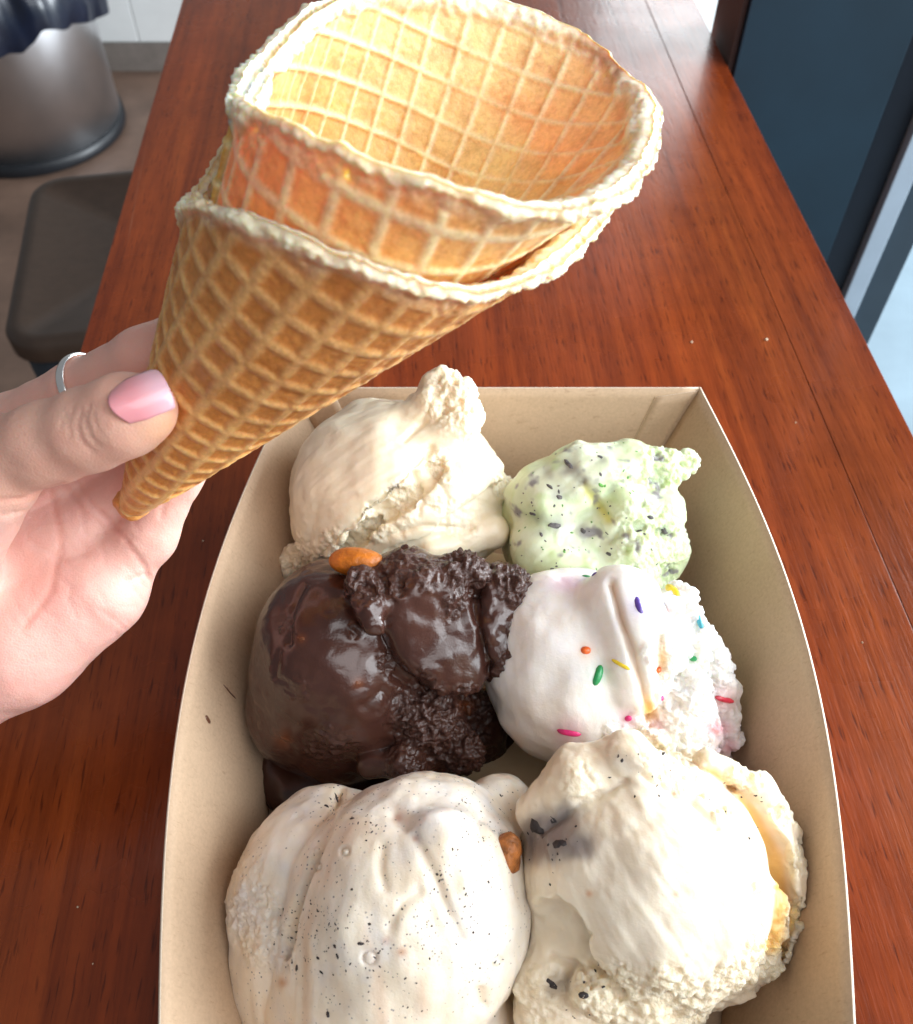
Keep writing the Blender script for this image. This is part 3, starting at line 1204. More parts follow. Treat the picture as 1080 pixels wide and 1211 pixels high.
def sdf_b(p):
    core = B.S(p, 668, 622, 1, 80)
    core = smin(core, B.S(p, 720, 640, 0, 85), 0.006)
    flap = B.L(p, [(640, 590, 18, 40), (690, 562, 20, 36), (740, 554, 17, 30), (780, 556, 14, 24), (812, 545, 13, 15)]) + 0.0008 * fbm(p, 150, 2, 19)
    flap = smax(flap, -B.side(p, (640, 660), (760, 575)) - 0.016 + 0.002 * fbm(p, 120, 2, 3), 0.002)
    d = smin(core, flap, 0.0018)
    d = smin(d, B.L(p, [(735, 605, 22, 32), (775, 605, 16, 34)]), 0.002)
    d = smin(d, B.L(p, [(745, 645, 22, 30), (785, 650, 10, 26), (775, 685, 8, 22)]), 0.002)
    d = smin(d, B.L(p, [(640, 650, 20, 36), (690, 690, 18, 40), (740, 690, 18, 36)]), 0.004)
    return d


V, Q, rf = build_scoop(B, sdf_b, B.c - 0.048, B.c + [.048, .050, .050],
    rough=[(795, 550, 40, .9), (775, 640, 46, 1.0), (770, 690, 46, 1.0), (745, 610, 22, .4), (740, 560, 20, .3)],
    grooves=[([(690, 572), (702, 590), (718, 612)], 7, .0015), ([(720, 640), (735, 625), (760, 622)], 4, .0015)],
    seed=53, drag=(600, 640, 700, 560))
pb = proj(V)[:, :2]
col = np.tile([0.65, 0.76, 0.48], (len(V), 1))
col = blend(col, 0.55 * np.clip(0.3 + fbm(V, 75, 3, 77), 0, 1), (0.80, 0.82, 0.72))
col = blend(col, np.clip(fbm(V, 210, 2, 79) - 0.45, 0, 1) * 1.0, (0.46, 0.60, 0.24))
col = blend(col, 0.8 * np.exp(-(poly_dist(pb, [(690, 575), (705, 592), (720, 614)]) / 6) ** 2), (0.66, 0.62, 0.14))
for (x, y, r, a) in ((676, 556, 10, .75), (690, 570, 9, .75), (657, 622, 12, .6), (690, 630, 9, .6), (640, 612, 9, .45), (640, 632, 8, .45), (712, 545, 8, .5), (660, 585, 8, .4), (785, 630, 9, .5), (722, 575, 7, .4), (650, 560, 8, .35), (760, 590, 8, .4), (745, 600, 8, .35)):
    w_ = np.linalg.norm((pb - [x, y] + 5 * np.stack([fbm(V, 260, 2, 61), fbm(V, 260, 2, 62)], -1)), axis=1) / r
    col = blend(col, a * np.exp(-w_ ** 2), (0.20, 0.185, 0.19))
col = blend(col, 0.75 * np.clip(fbm(V, 240, 3, 91) - 0.55, 0, 1) * 3, (0.28, 0.27, 0.27))
mint = scoop_obj('mint_scoop', 'pale green mint scoop with dark chocolate flecks', V, Q, rf, col, M_CREAM)
bv = bvh_of(V, Q)
chips('chocolate_fleck', [(657, 622, 20, 9, 10), (690, 628, 11, 8, 40), (672, 548, 18, 7, 60), (710, 540, 10, 6, 30), (755, 628, 9, 6, 0), (785, 628, 12, 8, 40), (640, 632, 9, 5, 70), (630, 608, 10, 6, 0), (770, 612, 10, 5, 20), (650, 575, 12, 5, 40), (662, 588, 10, 6, 15), (720, 655, 10, 6, 15)], bv, mint, M_FLECK, 1, False)
chips('chocolate_speck', scatter([(660, 600, 70), (700, 560, 45), (760, 610, 50), (640, 640, 50), (760, 660, 40)], 70, 1.4, 4.0), bv, mint, M_FLECK, 2)
M_GREEN = simple('green_fleck', (0.10, 0.30, 0.05), 0.5, 0, 0.3, 400)
chips('green_speck', scatter([(650, 600, 60), (690, 640, 50), (730, 560, 40)], 26, 2.0, 5), bv, mint, M_GREEN, 3)

# --- chocolate, middle left
Cc = Scoop(412, 785, 0.034)


def sdf_c(p):
    core = Cc.S(p, 408, 785, 0, 110)
    core = smin(core, Cc.S(p, 400, 760, 4, 98), 0.004)
    core = smax(core, -Cc.L(p, [(452, 745, 34, 16), (448, 790, 38, 22), (500, 850, 30, 30)]), 0.005)
    d = core
    lob = Cc.L(p, [(480, 690, 16, 42), (505, 725, 20, 50), (528, 765, 20, 46), (550, 798, 18, 24)], 0.006)
    lob = smax(lob, (p - Cc.pt(510, 740, 28.5)) @ (-FW * 0.90 + RT * 0.42 - UP * 0.1), 0.004) + 0.0005 * fbm(p, 100, 2, 3)
    d = smin(d, lob, 0.0006)
    d = smin(d, Cc.L(p, [(428, 690, 24, 20), (440, 716, 30, 18), (446, 735, 32, 12)]) + 0.0015 * fbm(p, 200, 2, 13), 0.002)
    d = smin(d, Cc.L(p, [(520, 690, 18, 28), (555, 675, 18, 22)]), 0.003)
    rfl = Cc.L(p, [(592, 700, 14, 32), (592, 740, 15, 40), (588, 778, 12, 28)])
    rfl = smax(rfl, (p - Cc.pt(588, 740, 22)) @ (-FW * 0.92 + RT * 0.38), 0.004) + 0.0010 * fbm(p, 150, 3, 23)
    d = smin(d, rfl, 0.001)
    d = smin(d, Cc.L(p, [(545, 680, 14, 24), (560, 730, 4, 26), (580, 770, 4, 20)]), 0.002)
    d = smin(d, Cc.L(p, [(505, 850, 10, 46), (525, 880, 8, 32), (550, 890, 12, 22)]), 0.003)
    d = smin(d, Cc.L(p, [(440, 905, 16, 14), (478, 900, 18, 20), (500, 905, 14, 14)]), 0.002)
    d = smin(d, Cc.L(p, [(345, 850, -2, 55), (400, 880, -4, 50), (460, 860, -2, 50)]), 0.006)
    d = smin(d, Cc.L(p, [(302, 850, -24, 24), (325, 890, -24, 26), (370, 905, -22, 28)]), 0.006)
    d = smin(d, Cc.L(p, [(530, 830, -6, 40), (565, 850, -10, 34), (575, 885, -14, 26)]), 0.004)
    return d


V, Q, rf = build_scoop(Cc, sdf_c, Cc.c - [.050, .048, .035], Cc.c + [.062, .052, .050],
    rough=[(430, 690, 22, .8), (425, 750, 14, .5), (350, 810, 20, .25), (340, 740, 14, .3), (390, 880, 30, .4), (555, 672, 34, 1), (610, 690, 30, 1), (620, 745, 26, .9), (605, 790, 24, 1), (500, 845, 48, 1), (545, 885, 42, 1), (560, 840, 34, .8), (480, 900, 30, .7), (455, 690, 26, .8), (500, 680, 22, .6), (540, 710, 16, .7), (460, 780, 16, .8), (478, 660, 20, .7)],
    grooves=[([(360, 695), (345, 725), (342, 760)], 5, .0010), ([(430, 835), (452, 818), (470, 835), (462, 858)], 8, .0010), ([(470, 800), (500, 825), (530, 830)], 6, .0015), ([(560, 700), (570, 760), (580, 790)], 5, .0018), ([(330, 770), (325, 800)], 4, .0005)],
    seed=67, crumb=0.0026, base=0.0, lump=0.0006)
col = np.tile([0.048, 0.0185, 0.0140], (len(V), 1))
col = blend(col, 0.7 * np.clip(0.2 + fbm(V, 60, 3, 5), 0, 1), (0.072, 0.029, 0.021))
col = blend(col, 0.55 * rf, (0.058, 0.0235, 0.0175))
pc = proj(V)[:, :2]
for (x, y, r, a) in ((424, 808, 7, .3), (335, 875, 10, .25), (552, 835, 8, .4), (356, 755, 6, .25)):
    col = blend(col, a * np.exp(-(np.linalg.norm(pc - [x, y], axis=1) / r) ** 2), (0.30, 0.075, 0.012))
choc = scoop_obj('chocolate_scoop', 'glossy dark chocolate scoop with folded crumbly flaps', V, Q, rf, col, M_CHOC)
bvc = bvh_of(V, Q)
# the candy nugget lies on the scoop's top edge
pn_ = Cc.pt(422, 664, 18)
V, Q = ellipsoid(pn_, np.array([RT * Cc.r(28), UP * Cc.r(15), -FW * Cc.r(16)]), 26, 16)
V = V + (0.0011 * fbm(V, 110, 2, 8))[:, None] * (V - pn_) / Cc.r(20)
tag(part('caramel_nugget', mesh_from('caramel_nugget', V, Q, [M_CARAMEL]), choc), 'shiny orange brown caramel coated nugget')
M_CARD = simple('dull_caramel', (0.13, 0.036, 0.008), 0.6, 0, 0.4, 500, 0.0006)
chips('caramel_bit', [(424, 808, 14, 10, 60), (356, 755, 14, 9, 20), (553, 838, 16, 9, 70), (337, 874, 18, 11, 20)], bvc, choc, M_CARD, 5, False, 0.4, 0.85)

# --- white birthday cake scoop with sprinkles, middle right
D = Scoop(690, 790, 0.034)


def sdf_d(p):
    core = D.S(p, 684, 792, 0, 112)
    core = smin(core, D.S(p, 672, 770, 4, 98), 0.004)
    ear = D.L(p, [(735, 715, 22, 44), (752, 765, 24, 42), (748, 810, 24, 34)], 0.006)
    d = smin(core, ear, 0.0025)
    ruf = D.L(p, [(800, 715, 14, 24), (806, 760, 18, 30), (800, 820, 16, 34), (810, 870, 8, 40)], 0.004)
    ruf = smin(ruf, D.L(p, [(838, 770, 2, 22), (845, 830, -2, 26), (845, 880, -6, 28)], 0.004), 0.003)
    ruf = smin(ruf, D.L(p, [(740, 860, 18, 34), (780, 880, 14, 36), (800, 910, 8, 34)], 0.004), 0.003)
    pl = 0.0008 * np.sin(p @ (UP * 800 + RT * 350) + 7 * vnoise(p, 70, 4)) + 0.0012 * fbm(p, 230, 2, 17)
    ruf = ruf + pl * sstep(0.012, 0.0, ruf)
    d = smin(d, ruf, 0.0022)
    return d


V, Q, rf = build_scoop(D, sdf_d, D.c - [.044, .046, .035], D.c + [.056, .048, .048],
    rough=[(815, 705, 34, .8), (815, 760, 40, 1), (815, 820, 50, 1), (835, 870, 55, 1), (775, 885, 50, 1), (735, 870, 22, .6), (770, 775, 16, .5), (850, 790, 40, 1)],
    grooves=[([(722, 690), (732, 730), (748, 775), (762, 815), (770, 850)], 5.5, .0022), ([(770, 835), (772, 856)], 7, .0012), ([(780, 760), (783, 800), (778, 830)], 5, .0014)],
    seed=83, drag=(640, 690, 660, 880), dragamp=0.0001, lump=0.0003)
pd = proj(V)[:, :2]
col = np.tile([0.90, 0.885, 0.87], (len(V), 1))
col = blend(col, 0.35 * field(pd, [(640, 900, 90, 1)]), (0.84, 0.72, 0.62))
col = blend(col, 0.7 * np.exp(-(np.linalg.norm((pd - [672, 688]) / [22, 14], axis=1)) ** 2), (0.84, 0.58, 0.78))
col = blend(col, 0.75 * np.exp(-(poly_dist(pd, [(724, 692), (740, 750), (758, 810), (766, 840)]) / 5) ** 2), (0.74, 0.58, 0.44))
col = blend(col, 0.9 * np.exp(-(np.linalg.norm((pd - [768, 840]) / [10, 17], axis=1)) ** 2), (0.80, 0.46, 0.06))
col = blend(col, 0.8 * np.exp(-(np.linalg.norm((pd - [784, 780]) / [7, 20], axis=1)) ** 2), (0.82, 0.50, 0.16))
col = blend(col, 0.6 * np.exp(-(np.linalg.norm((pd - [770, 880]) / [30, 18], axis=1)) ** 2), (0.84, 0.66, 0.26))
col = blend(col, 0.8 * np.exp(-(np.linalg.norm((pd - [850, 862]) / [18, 10], axis=1)) ** 2), (0.80, 0.30, 0.38))
col = blend(col, 0.7 * np.exp(-(np.linalg.norm((pd - [862, 885]) / [14, 12], axis=1)) ** 2), (0.80, 0.30, 0.38))
col = blend(col, 0.5 * np.exp(-(np.linalg.norm((pd - [776, 860]) / [12, 14], axis=1)) ** 2), (0.86, 0.52, 0.64))
col = blend(col, 0.5 * np.exp(-(np.linalg.norm((pd - [790, 728]) / [10, 10], axis=1)) ** 2), (0.86, 0.60, 0.64))
for x, y, r, c in ((756, 716, 15, (0.45, 0.36, 0.62)), (708, 799, 14, (0.45, 0.66, 0.5)), (693, 769, 11, (0.86, 0.58, 0.42)), (673, 867, 18, (0.84, 0.45, 0.58)), (606, 880, 14, (0.85, 0.58, 0.42)), (743, 850, 12, (0.85, 0.42, 0.6)), (698, 682, 14, (0.6, 0.6, 0.78)), (828, 735, 11, (0.5, 0.7, 0.76)), (820, 779, 9, (0.5, 0.72, 0.6)), (858, 828, 16, (0.80, 0.35, 0.38))):
    col = blend(col, 0.55 * np.exp(-(np.linalg.norm(pd - [x, y], axis=1) / r) ** 2), c)
cake = scoop_obj('sprinkle_scoop', 'smooth white scoop dotted with coloured sprinkles and a ragged right edge', V, Q, rf, col, M_CREAM)
bv = bvh_of(V, Q)


def candy(name, c):
    return simple(name, c, 0.3, 0, 0.2, 500, 0.0003, 0.3)


SPR = {'green': (0.02, 0.32, 0.10), 'purple': (0.10, 0.05, 0.32), 'orange': (0.80, 0.14, 0.02), 'pink': (0.75, 0.03, 0.20), 'yellow': (0.82, 0.62, 0.04), 'blue': (0.05, 0.34, 0.42), 'red': (0.60, 0.03, 0.06)}
SM = {k: candy(k + '_sprinkle', v) for k, v in SPR.items()}
for x, y, l, w, ang, c in ((756, 716, 27, 10, -75, 'purple'), (708, 799, 26, 11, 70, 'green'), (693, 769, 13, 10, 0, 'orange'), (673, 867, 30, 10, -3, 'pink'), (606, 880, 22, 10, 12, 'orange'),
                           (694, 682, 13, 7, -20, 'green'), (703, 679, 9, 5, -20, 'purple'), (734, 786, 26, 5, -28, 'yellow'), (743, 850, 10, 8, 40, 'pink'), (796, 697, 28, 11, -70, 'yellow'),
                           (828, 735, 18, 7, -75, 'blue'), (820, 779, 11, 8, 20, 'green'), (782, 826, 9, 8, 0, 'pink'), (858, 828, 30, 7, -22, 'red'), (779, 792, 12, 8, 40, 'orange')):
    p, n = hit(bv, x, y)
    if p is None:
        continue
    d = proj(p[None])[0, 2]
    u, v = frame(n, -math.radians(ang) * -1)
    L, W = l * d / FPX / 2, w * d / FPX / 2
    p = p - n * W * 0.45
    V, Q = ellipsoid(p, np.array([u * L, v * W, n * W]), 12, 10)
    # rounder ends: a capsule rather than an ellipsoid
    q = (V - p) @ u
    rad = (V - p) - np.outer(q, u)
    V = p + np.outer(np.sign(q) * L * (np.abs(q) / L) ** 0.8, u) + rad * 1.05
    o = part('sprinkle', mesh_from('sprinkle', V, Q, [SM[c]]), cake)
    o['label'] = c + ' sugar sprinkle'

# --- cookies and cream with black specks, front left
Ee = Scoop(455, 1075, 0.036)


def sdf_e(p):
    core = Ee.S(p, 482, 1088, 2, 140)
    core = smin(core, Ee.S(p, 482, 1060, 4, 127), 0.006)
    core = smin(core, Ee.S(p, 520, 1010, -5, 88), 0.010)
    core = smin(core, Ee.S(p, 440, 1160, 0, 118), 0.010)
    slab = smin(Ee.S(p, 400, 1062, -15, 135), Ee.S(p, 395, 1110, -15, 122), 0.006)
    slab = smax(slab, (p - Ee.pt(325, 1010, 6.5)) @ (-FW * 0.93 - RT * 0.32 + UP * 0.2), 0.002)
    d = smin(core, slab, 0.0006)
    d = smin(d, Ee.L(p, [(525, 985, 20, 22), (545, 1035, 19, 26), (556, 1090, 13, 26)], 0.006), 0.010)
    d = smin(d, Ee.L(p, [(585, 945, -16, 24), (612, 985, -16, 26), (595, 960, -22, 46)], 0.006), 0.006)
    d = smin(d, Ee.L(p, [(330, 1160, -6, 44), (350, 1200, -6, 56), (470, 1240, -4, 90), (540, 1210, -8, 72)], 0.006), 0.010)
    return d


V, Q, rf = build_scoop(Ee, sdf_e, Ee.c - [.052, .060, .036], Ee.c + [.050, .048, .050],
    rough=[(295, 1075, 38, .7), (315, 1110, 42, .6), (290, 1030, 22, .5), (365, 1010, 10, .4)],
    grooves=[([(405, 928), (388, 978), (364, 1035), (346, 1085), (336, 1130)], 4.5, .0030), ([(452, 1000), (450, 1030), (455, 1050)], 6, .0006), ([(490, 990), (510, 1030), (530, 1080), (545, 1110)], 7, .0008), ([(462, 1095), (475, 1070), (495, 1055)], 6, .0005), ([(568, 970), (575, 1000), (578, 1040)], 4, .0010), ([(570, 1175), (572, 1190)], 6, .0016), ([(468, 965), (478, 975)], 8, .0012)]
    + [([(x + r * math.cos(t), y + r * math.sin(t)) for t in np.linspace(0, 6.28, 14)], 1.6, .0007) for x, y, r in ((375, 1025, 5), (437, 1133, 8), (590, 1140, 6), (586, 1148, 3), (408, 1007, 5))],
    seed=97, warp=0.0006, drag=(470, 950, 480, 1150), dragamp=0.00010, flow=0.00035, lump=0.0003)
pe = proj(V)[:, :2]
col = np.tile([0.84, 0.735, 0.60], (len(V), 1))
ax_ = Ee.pt(470, 950) - Ee.pt(480, 1150)
ax_ /= np.linalg.norm(ax_)
We = V - np.outer((V @ ax_) * 0.85, ax_)
col = blend(col, np.clip(0.1 + 1.2 * fbm(We, 120, 3, 107), 0, 0.85), (0.88, 0.83, 0.75))
col = blend(col, np.clip(fbm(We, 160, 2, 131) - 0.35, 0, 0.6), (0.70, 0.50, 0.36))
col = blend(col, 0.7 * field(pe, [(335, 990, 45, 1), (365, 945, 30, 1)]), (0.88, 0.84, 0.75))
col = blend(col, 0.35 * field(pe, [(590, 1100, 70, 1), (470, 950, 50, .7)]), (0.80, 0.80, 0.80))
for (x, y, r) in ((475, 1126, 6), (456, 1113, 5), (334, 1162, 6), (492, 992, 4), (471, 968, 6)):
    col = blend(col, 0.75 * np.exp(-(np.linalg.norm(pe - [x, y], axis=1) / r) ** 2), (0.55, 0.24, 0.10))
cookie = scoop_obj('cookie_cream_scoop', 'melting off-white scoop peppered with tiny black cookie specks', V, Q, rf, col, M_DUST)
bv = bvh_of(V, Q)
chips('cookie_speck', [(398, 944, 16, 6, 50), (416, 968, 9, 4, 30), (396, 1119, 6, 6, 0), (399, 1131, 9, 5, 60), (427, 1116, 11, 5, 0), (376, 1133, 7, 5, 0), (380, 1150, 8, 5, 20), (351, 1145, 7, 9, 20), (437, 1093, 5, 4, 0), (416, 1052, 5, 4, 0), (386, 953, 10, 4, 50), (517, 1034, 5, 4, 0), (560, 1103, 5, 4, 0), (388, 1200, 10, 6, 80), (578, 1043, 4, 9, 0)], bv, cookie, M_COOKIE, 11)
chips('cookie_speck', scatter([(440, 1080, 100), (420, 960, 40), (400, 1130, 60), (545, 1050, 70), (530, 1150, 80), (575, 960, 40), (360, 1100, 40)], 560, 0.9, 3.0), bv, cookie, M_COOKIE, 12)
pn_ = P(303, 1165, Ee.d0 - 0.004)
V, Q = ellipsoid(pn_, np.array([RT * Ee.r(9), UP * Ee.r(8), -FW * Ee.r(8)]), 14, 10)
V = V + (0.0006 * fbm(V, 500, 2, 8))[:, None] * (V - pn_) / Ee.r(9)
part('toffee_crumb', mesh_from('toffee_crumb', V, Q, [M_NUT]), cookie)

# --- cream scoop with cookie chunk and pretzel, front right
Ff = Scoop(765, 1035, 0.036)


def sdf_f(p):
    cap = Ff.S(p, 763, 1038, 6, 138)
    cap = smin(cap, Ff.S(p, 742, 1018, 7, 122), 0.004)
    wob = 0.0016 * fbm(p, 150, 2, 6)
    # the cap is cut off at the lower left where the scoop broke open
    cap = smax(cap, -Ff.L(p, [(590, 1110, 20, 34), (650, 1118, 26, 44), (690, 1180, 24, 44), (760, 1230, 18, 40)], 0.004) + wob, 0.0008)
    under = smin(Ff.S(p, 740, 1065, -12, 108), Ff.S(p, 715, 1130, -10, 92), 0.006)
    # second curl hugging the right side, with a gutter between
    sh = Ff.S(p, 806, 1034, -14, 149) + 0.0012 * fbm(p, 260, 2, 15)
    sh = smax(sh, -Ff.L(p, [(838, 916, 9, 16), (884, 960, 8, 21), (914, 1015, 7, 23), (920, 1075, 6, 23), (904, 1135, 6, 19)], 0.003), 0.0012)
    d = smin(cap, smin(under, sh, 0.002), 0.0004)
    # folded top left
    d = smin(d, Ff.L(p, [(640, 960, 10, 28), (680, 915, 16, 28), (740, 895, 18, 24), (790, 915, 16, 20)], 0.004), 0.003)
    d = smin(d, Ff.L(p, [(835, 900, 5, 14), (895, 930, 0, 16), (935, 990, -6, 16)], 0.004), 0.002)
    d = smin(d, Ff.L(p, [(700, 1170, 22, 26), (760, 1190, 22, 24), (820, 1190, 12, 20)], 0.004), 0.003)
    d = smin(d, Ff.L(p, [(640, 1150, 12, 36), (660, 1200, 10, 46), (740, 1220, 6, 50)], 0.004), 0.004)
    d = smin(d, Ff.L(p, [(665, 1105, 10, 34), (690, 1110, 14, 30)], 0.004), 0.004)
    return d


V, Q, rf = build_scoop(Ff, sdf_f, Ff.c - [.044, .058, .036], Ff.c + [.058, .050, .050],
    rough=[(950, 1010, 22, 1), (948, 1080, 26, 1), (930, 960, 22, .9), (880, 918, 24, .9), (800, 905, 40, .8), (690, 920, 30, .4), (720, 1175, 50, .9), (800, 1190, 60, .9), (640, 1180, 46, .5), (870, 1155, 30, .8), (800, 915, 14, .7), (830, 935, 11, .7), (860, 965, 11, .7), (886, 1005, 10, .7), (898, 1050, 10, .7), (896, 1100, 11, .7), (875, 1145, 14, .8), (920, 1130, 40, 1)],
    grooves=[([(640, 985), (690, 950), (740, 925)], 4, .0012), ([(850, 945), (885, 990), (908, 1050), (905, 1100)], 5, .0022), ([(690, 905), (700, 925)], 4, .0008), ([(655, 1130), (690, 1145), (700, 1165)], 4, .0015), ([(760, 920), (820, 950), (850, 980)], 3.5, .0010)],
    seed=113, drag=(690, 960, 800, 1120), dragamp=0.00032, lump=0.00035)
pf_ = proj(V)[:, :2]
col = np.tile([0.85, 0.735, 0.575], (len(V), 1))
col = blend(col, 0.6 * field(pf_, [(770, 1030, 140, 1)]), (0.86, 0.78, 0.66))
col = blend(col, 0.6 * rf, (0.86, 0.75, 0.54))
col = blend(col, 0.92 * np.exp(-(poly_dist(pf_, [(840, 922), (884, 964), (914, 1018), (920, 1070), (914, 1115)]) / 15) ** 4) * sstep(0.0002, 0.0016, Ff.S(V, 763, 1038, 6, 138)), (0.80, 0.46, 0.12))
for (x, y, r, a) in ((668, 990, 30, .75), (642, 978, 24, .9), (688, 1003, 19, .75), (652, 1010, 18, .75), (626, 1000, 20, .5), (668, 965, 16, .7), (745, 905, 16, .3), (660, 1165, 16, .4)):
    col = blend(col, a * np.exp(-(np.linalg.norm(pf_ - [x, y] + 7 * np.stack([fbm(V, 200, 2, 71), fbm(V, 200, 2, 72)], -1), axis=1) / r) ** 3), (0.20, 0.165, 0.165))
for (x, y, r) in ((800, 1057, 4), (697, 1057, 4), (812, 1130, 3), (798, 938, 3)):
    col = blend(col, 0.6 * np.exp(-(np.linalg.norm(pf_ - [x, y], axis=1) / r) ** 2), (0.72, 0.34, 0.14))
crm = scoop_obj('cookie_pretzel_scoop', 'cream scoop with a dark cookie chunk and a curled yellowish right edge', V, Q, rf, col, M_CREAM)
bv = bvh_of(V, Q)
chips('cookie_chunk', [(636, 982, 30, 24, 50), (662, 998, 24, 14, 20), (655, 972, 16, 10, 60), (652, 1165, 20, 9, 40), (690, 1178, 14, 8, 0)], bv, crm, M_COOKIE, 21, False, 0.3, 0.7)
chips('cookie_speck', scatter([(650, 985, 36), (640, 1020, 30), (680, 1170, 40), (760, 920, 40), (870, 960, 40)], 60, 1.4, 4.5), bv, crm, M_COOKIE, 22)
pn_ = P(599, 1008, Ff.d0 - 0.017)
V, Q = ellipsoid(pn_, np.array([RT * Ff.r(19), UP * Ff.r(25), -FW * Ff.r(20)]), 24, 18)
q = (V - pn_)
V = pn_ + q * (1 + 0.30 * fbm(V, 140, 3, 44))[:, None]
tag(part('pretzel_chunk', mesh_from('pretzel_chunk', V, Q, [M_PRETZEL]), crm), 'orange brown baked pretzel chunk')

# --- melted ice cream pooled on the tray bottom
def sdf_pool(p):
    d = None
    for x, y, rx in ((0.016, 0.105, 0.030), (0.018, 0.070, 0.026), (0.010, 0.150, 0.026), (0.014, 0.185, 0.024), (-0.02, 0.10, 0.026)):
        q = (p - np.array([x, y, 0.0])) * np.array([1, 1, 3.2])
        e = np.linalg.norm(q, axis=-1) - rx
        d = e if d is None else smin(d, e, 0.01)
    return np.maximum(d + 0.003 * vnoise(p, 90, 3), 0.0011 - p[..., 2])


V, Q = surface_nets(sdf_pool, (-0.055, 0.03, 0.0), (0.055, 0.222, 0.016), 0.0011)
V = smooth(V, Q, 2)
pool = link('melted_ice_cream', mesh_from('melted_ice_cream', V, Q, [M_CREAM], True, {'Col': np.tile([0.84, 0.70, 0.50], (len(V), 1)), 'rough': np.zeros(len(V))}))
tag(pool, 'pale melted ice cream pooled between the scoops on the tray bottom', 'ice cream')


# ------------------------------------------------------------------ background
FLOOR = -1.0
M_FLOOR = simple('brown_floor', (0.20, 0.125, 0.09), 0.45, 0, 0.35, 6)
M_TILE = simple('white_tile', (0.80, 0.81, 0.80), 0.25, 0, 0.03, 20)
M_GROUT = simple('grout', (0.55, 0.55, 0.53), 0.8)
M_STEEL = simple('brushed_steel', (0.68, 0.68, 0.70), 0.32, 1.0, 0.06, 9)
M_BLACK = simple('black_plastic', (0.012, 0.014, 0.018), 0.4)
M_BAG = simple('black_bin_bag', (0.006, 0.010, 0.024), 0.30, 0, 0.3, 20)
M_LID = simple('brown_plastic', (0.055, 0.033, 0.022), 0.42, 0, 0.12, 60, 0.0004)
M_NAVYB = simple('dark_body', (0.016, 0.022, 0.032), 0.5)
M_NAVY = simple('navy_paint', (0.008, 0.026, 0.044), 0.5, 0, 0.25, 7)
M_EDGE = simple('dark_stained_wood', (0.030, 0.010, 0.006), 0.4, 0, 0.3, 30)
M_FRAME = simple('dark_frame', (0.006, 0.010, 0.018), 0.4)
M_ALU = simple('pale_aluminium', (0.42, 0.52, 0.62), 0.35, 0.2, 0.06, 30)
M_GREY = simple('slate_frame', (0.035, 0.055, 0.075), 0.45, 0, 0.1, 20)
M_PAVE = simple('pale_paving', (0.20, 0.27, 0.32), 0.7, 0, 0.12, 5)

V = np.array([[-4, -2, FLOOR], [0.15, -2, FLOOR], [0.15, 6, FLOOR], [-4, 6, FLOOR]])
tag(link('floor', mesh_from('floor', V, [[0, 1, 2, 3]], [M_FLOOR], False)), kind='structure')
V = np.array([[0.15, -2, FLOOR - 0.02], [6, -2, FLOOR - 0.02], [6, 6, FLOOR - 0.02], [0.15, 6, FLOOR - 0.02]])
tag(link('pavement', mesh_from('pavement', V, [[0, 1, 2, 3]], [M_PAVE], False)), kind='structure')

WY = 2.66
wall = link('tiled_wall', box_mesh('tiled_wall', (-2.4, WY, FLOOR), (1.5, WY + 0.12, 0.8), M_GROUT))
tag(wall, kind='structure')
tile = box_mesh('tile', (0.0015, -0.006, 0.0015), (0.2985, 0.0, 0.1485), M_TILE, 0.0015, 1)
for i in range(13):
    for j in range(5):
        o = link('tile', tile, wall)
        o.location = (-2.4 + 0.3 * i, WY, FLOOR + 0.08 + 0.15 * j)
o = link('baseboard', box_mesh('baseboard', (-2.4, WY - 0.012, FLOOR), (1.5, WY - 0.0005, FLOOR + 0.078), simple('grey_baseboard', (0.20, 0.17, 0.15), 0.5), 0.002), wall)

# steel bin with bag
fp = at_z(60, 204, FLOOR)
cdir = fp[:2] / np.linalg.norm(fp[:2])
RB = 0.235
bc = fp[:2] + cdir * RB
can = thing('rubbish_bin', 'round brushed steel rubbish bin lined with a black bag', 'bin', (bc[0], bc[1], FLOOR))
part('body', lathe('body', [(RB - 0.004, 0.03), (RB, 0.032), (RB + 0.004, 0.48), (RB, 0.485), (RB - 0.004, 0.48), (RB - 0.006, 0.04)], M_STEEL, 96, (bc[0], bc[1], FLOOR)), can)
part('base_ring', lathe('base_ring', [(0.02, 0.0), (RB + 0.006, 0.0), (RB + 0.008, 0.006), (RB + 0.007, 0.030), (RB - 0.002, 0.034), (0.02, 0.034)], M_BLACK, 96, (bc[0], bc[1], FLOOR)), can)


def bagw(R, Z, th):
    q = np.stack([R * np.cos(th), R * np.sin(th), Z * 0.6], -1)
    fold = 0.012 * fbm(q, 18, 3, 5) + 0.006 * np.abs(vnoise(q, 50, 2))
    out = sstep(0.22, 0.25, R)
    low = sstep(0.48, 0.32, Z) * out
    return R + fold * (0.3 + out) + 0.014 * low, Z + low * 0.06 * fbm(np.stack([np.cos(th) + 0 * R, np.sin(th) + 0 * R, 0 * R], -1), 2.2, 2, 8)


part('bag', lathe('bag', [(0.10, 0.22), (0.17, 0.28), (0.21, 0.38), (0.225, 0.48), (0.236, 0.505), (0.25, 0.495), (0.258, 0.46), (0.262, 0.42), (0.264, 0.38), (0.264, 0.34), (0.260, 0.30)], M_BAG, 180, (bc[0], bc[1], FLOOR), bagw), can)

# low bin with a flat brown lid under the counter edge
lz = -0.45
lr = Matrix.Rotation(math.radians(10.3), 3, 'Z')
c0 = at_z(20, 320, lz)
pv = (-0.585, 1.02, lz)
box = thing('lidded_bin', 'rectangular dark bin with a flat brown rounded lid, half under the counter', 'bin', (-0.40, 1.02, FLOOR))


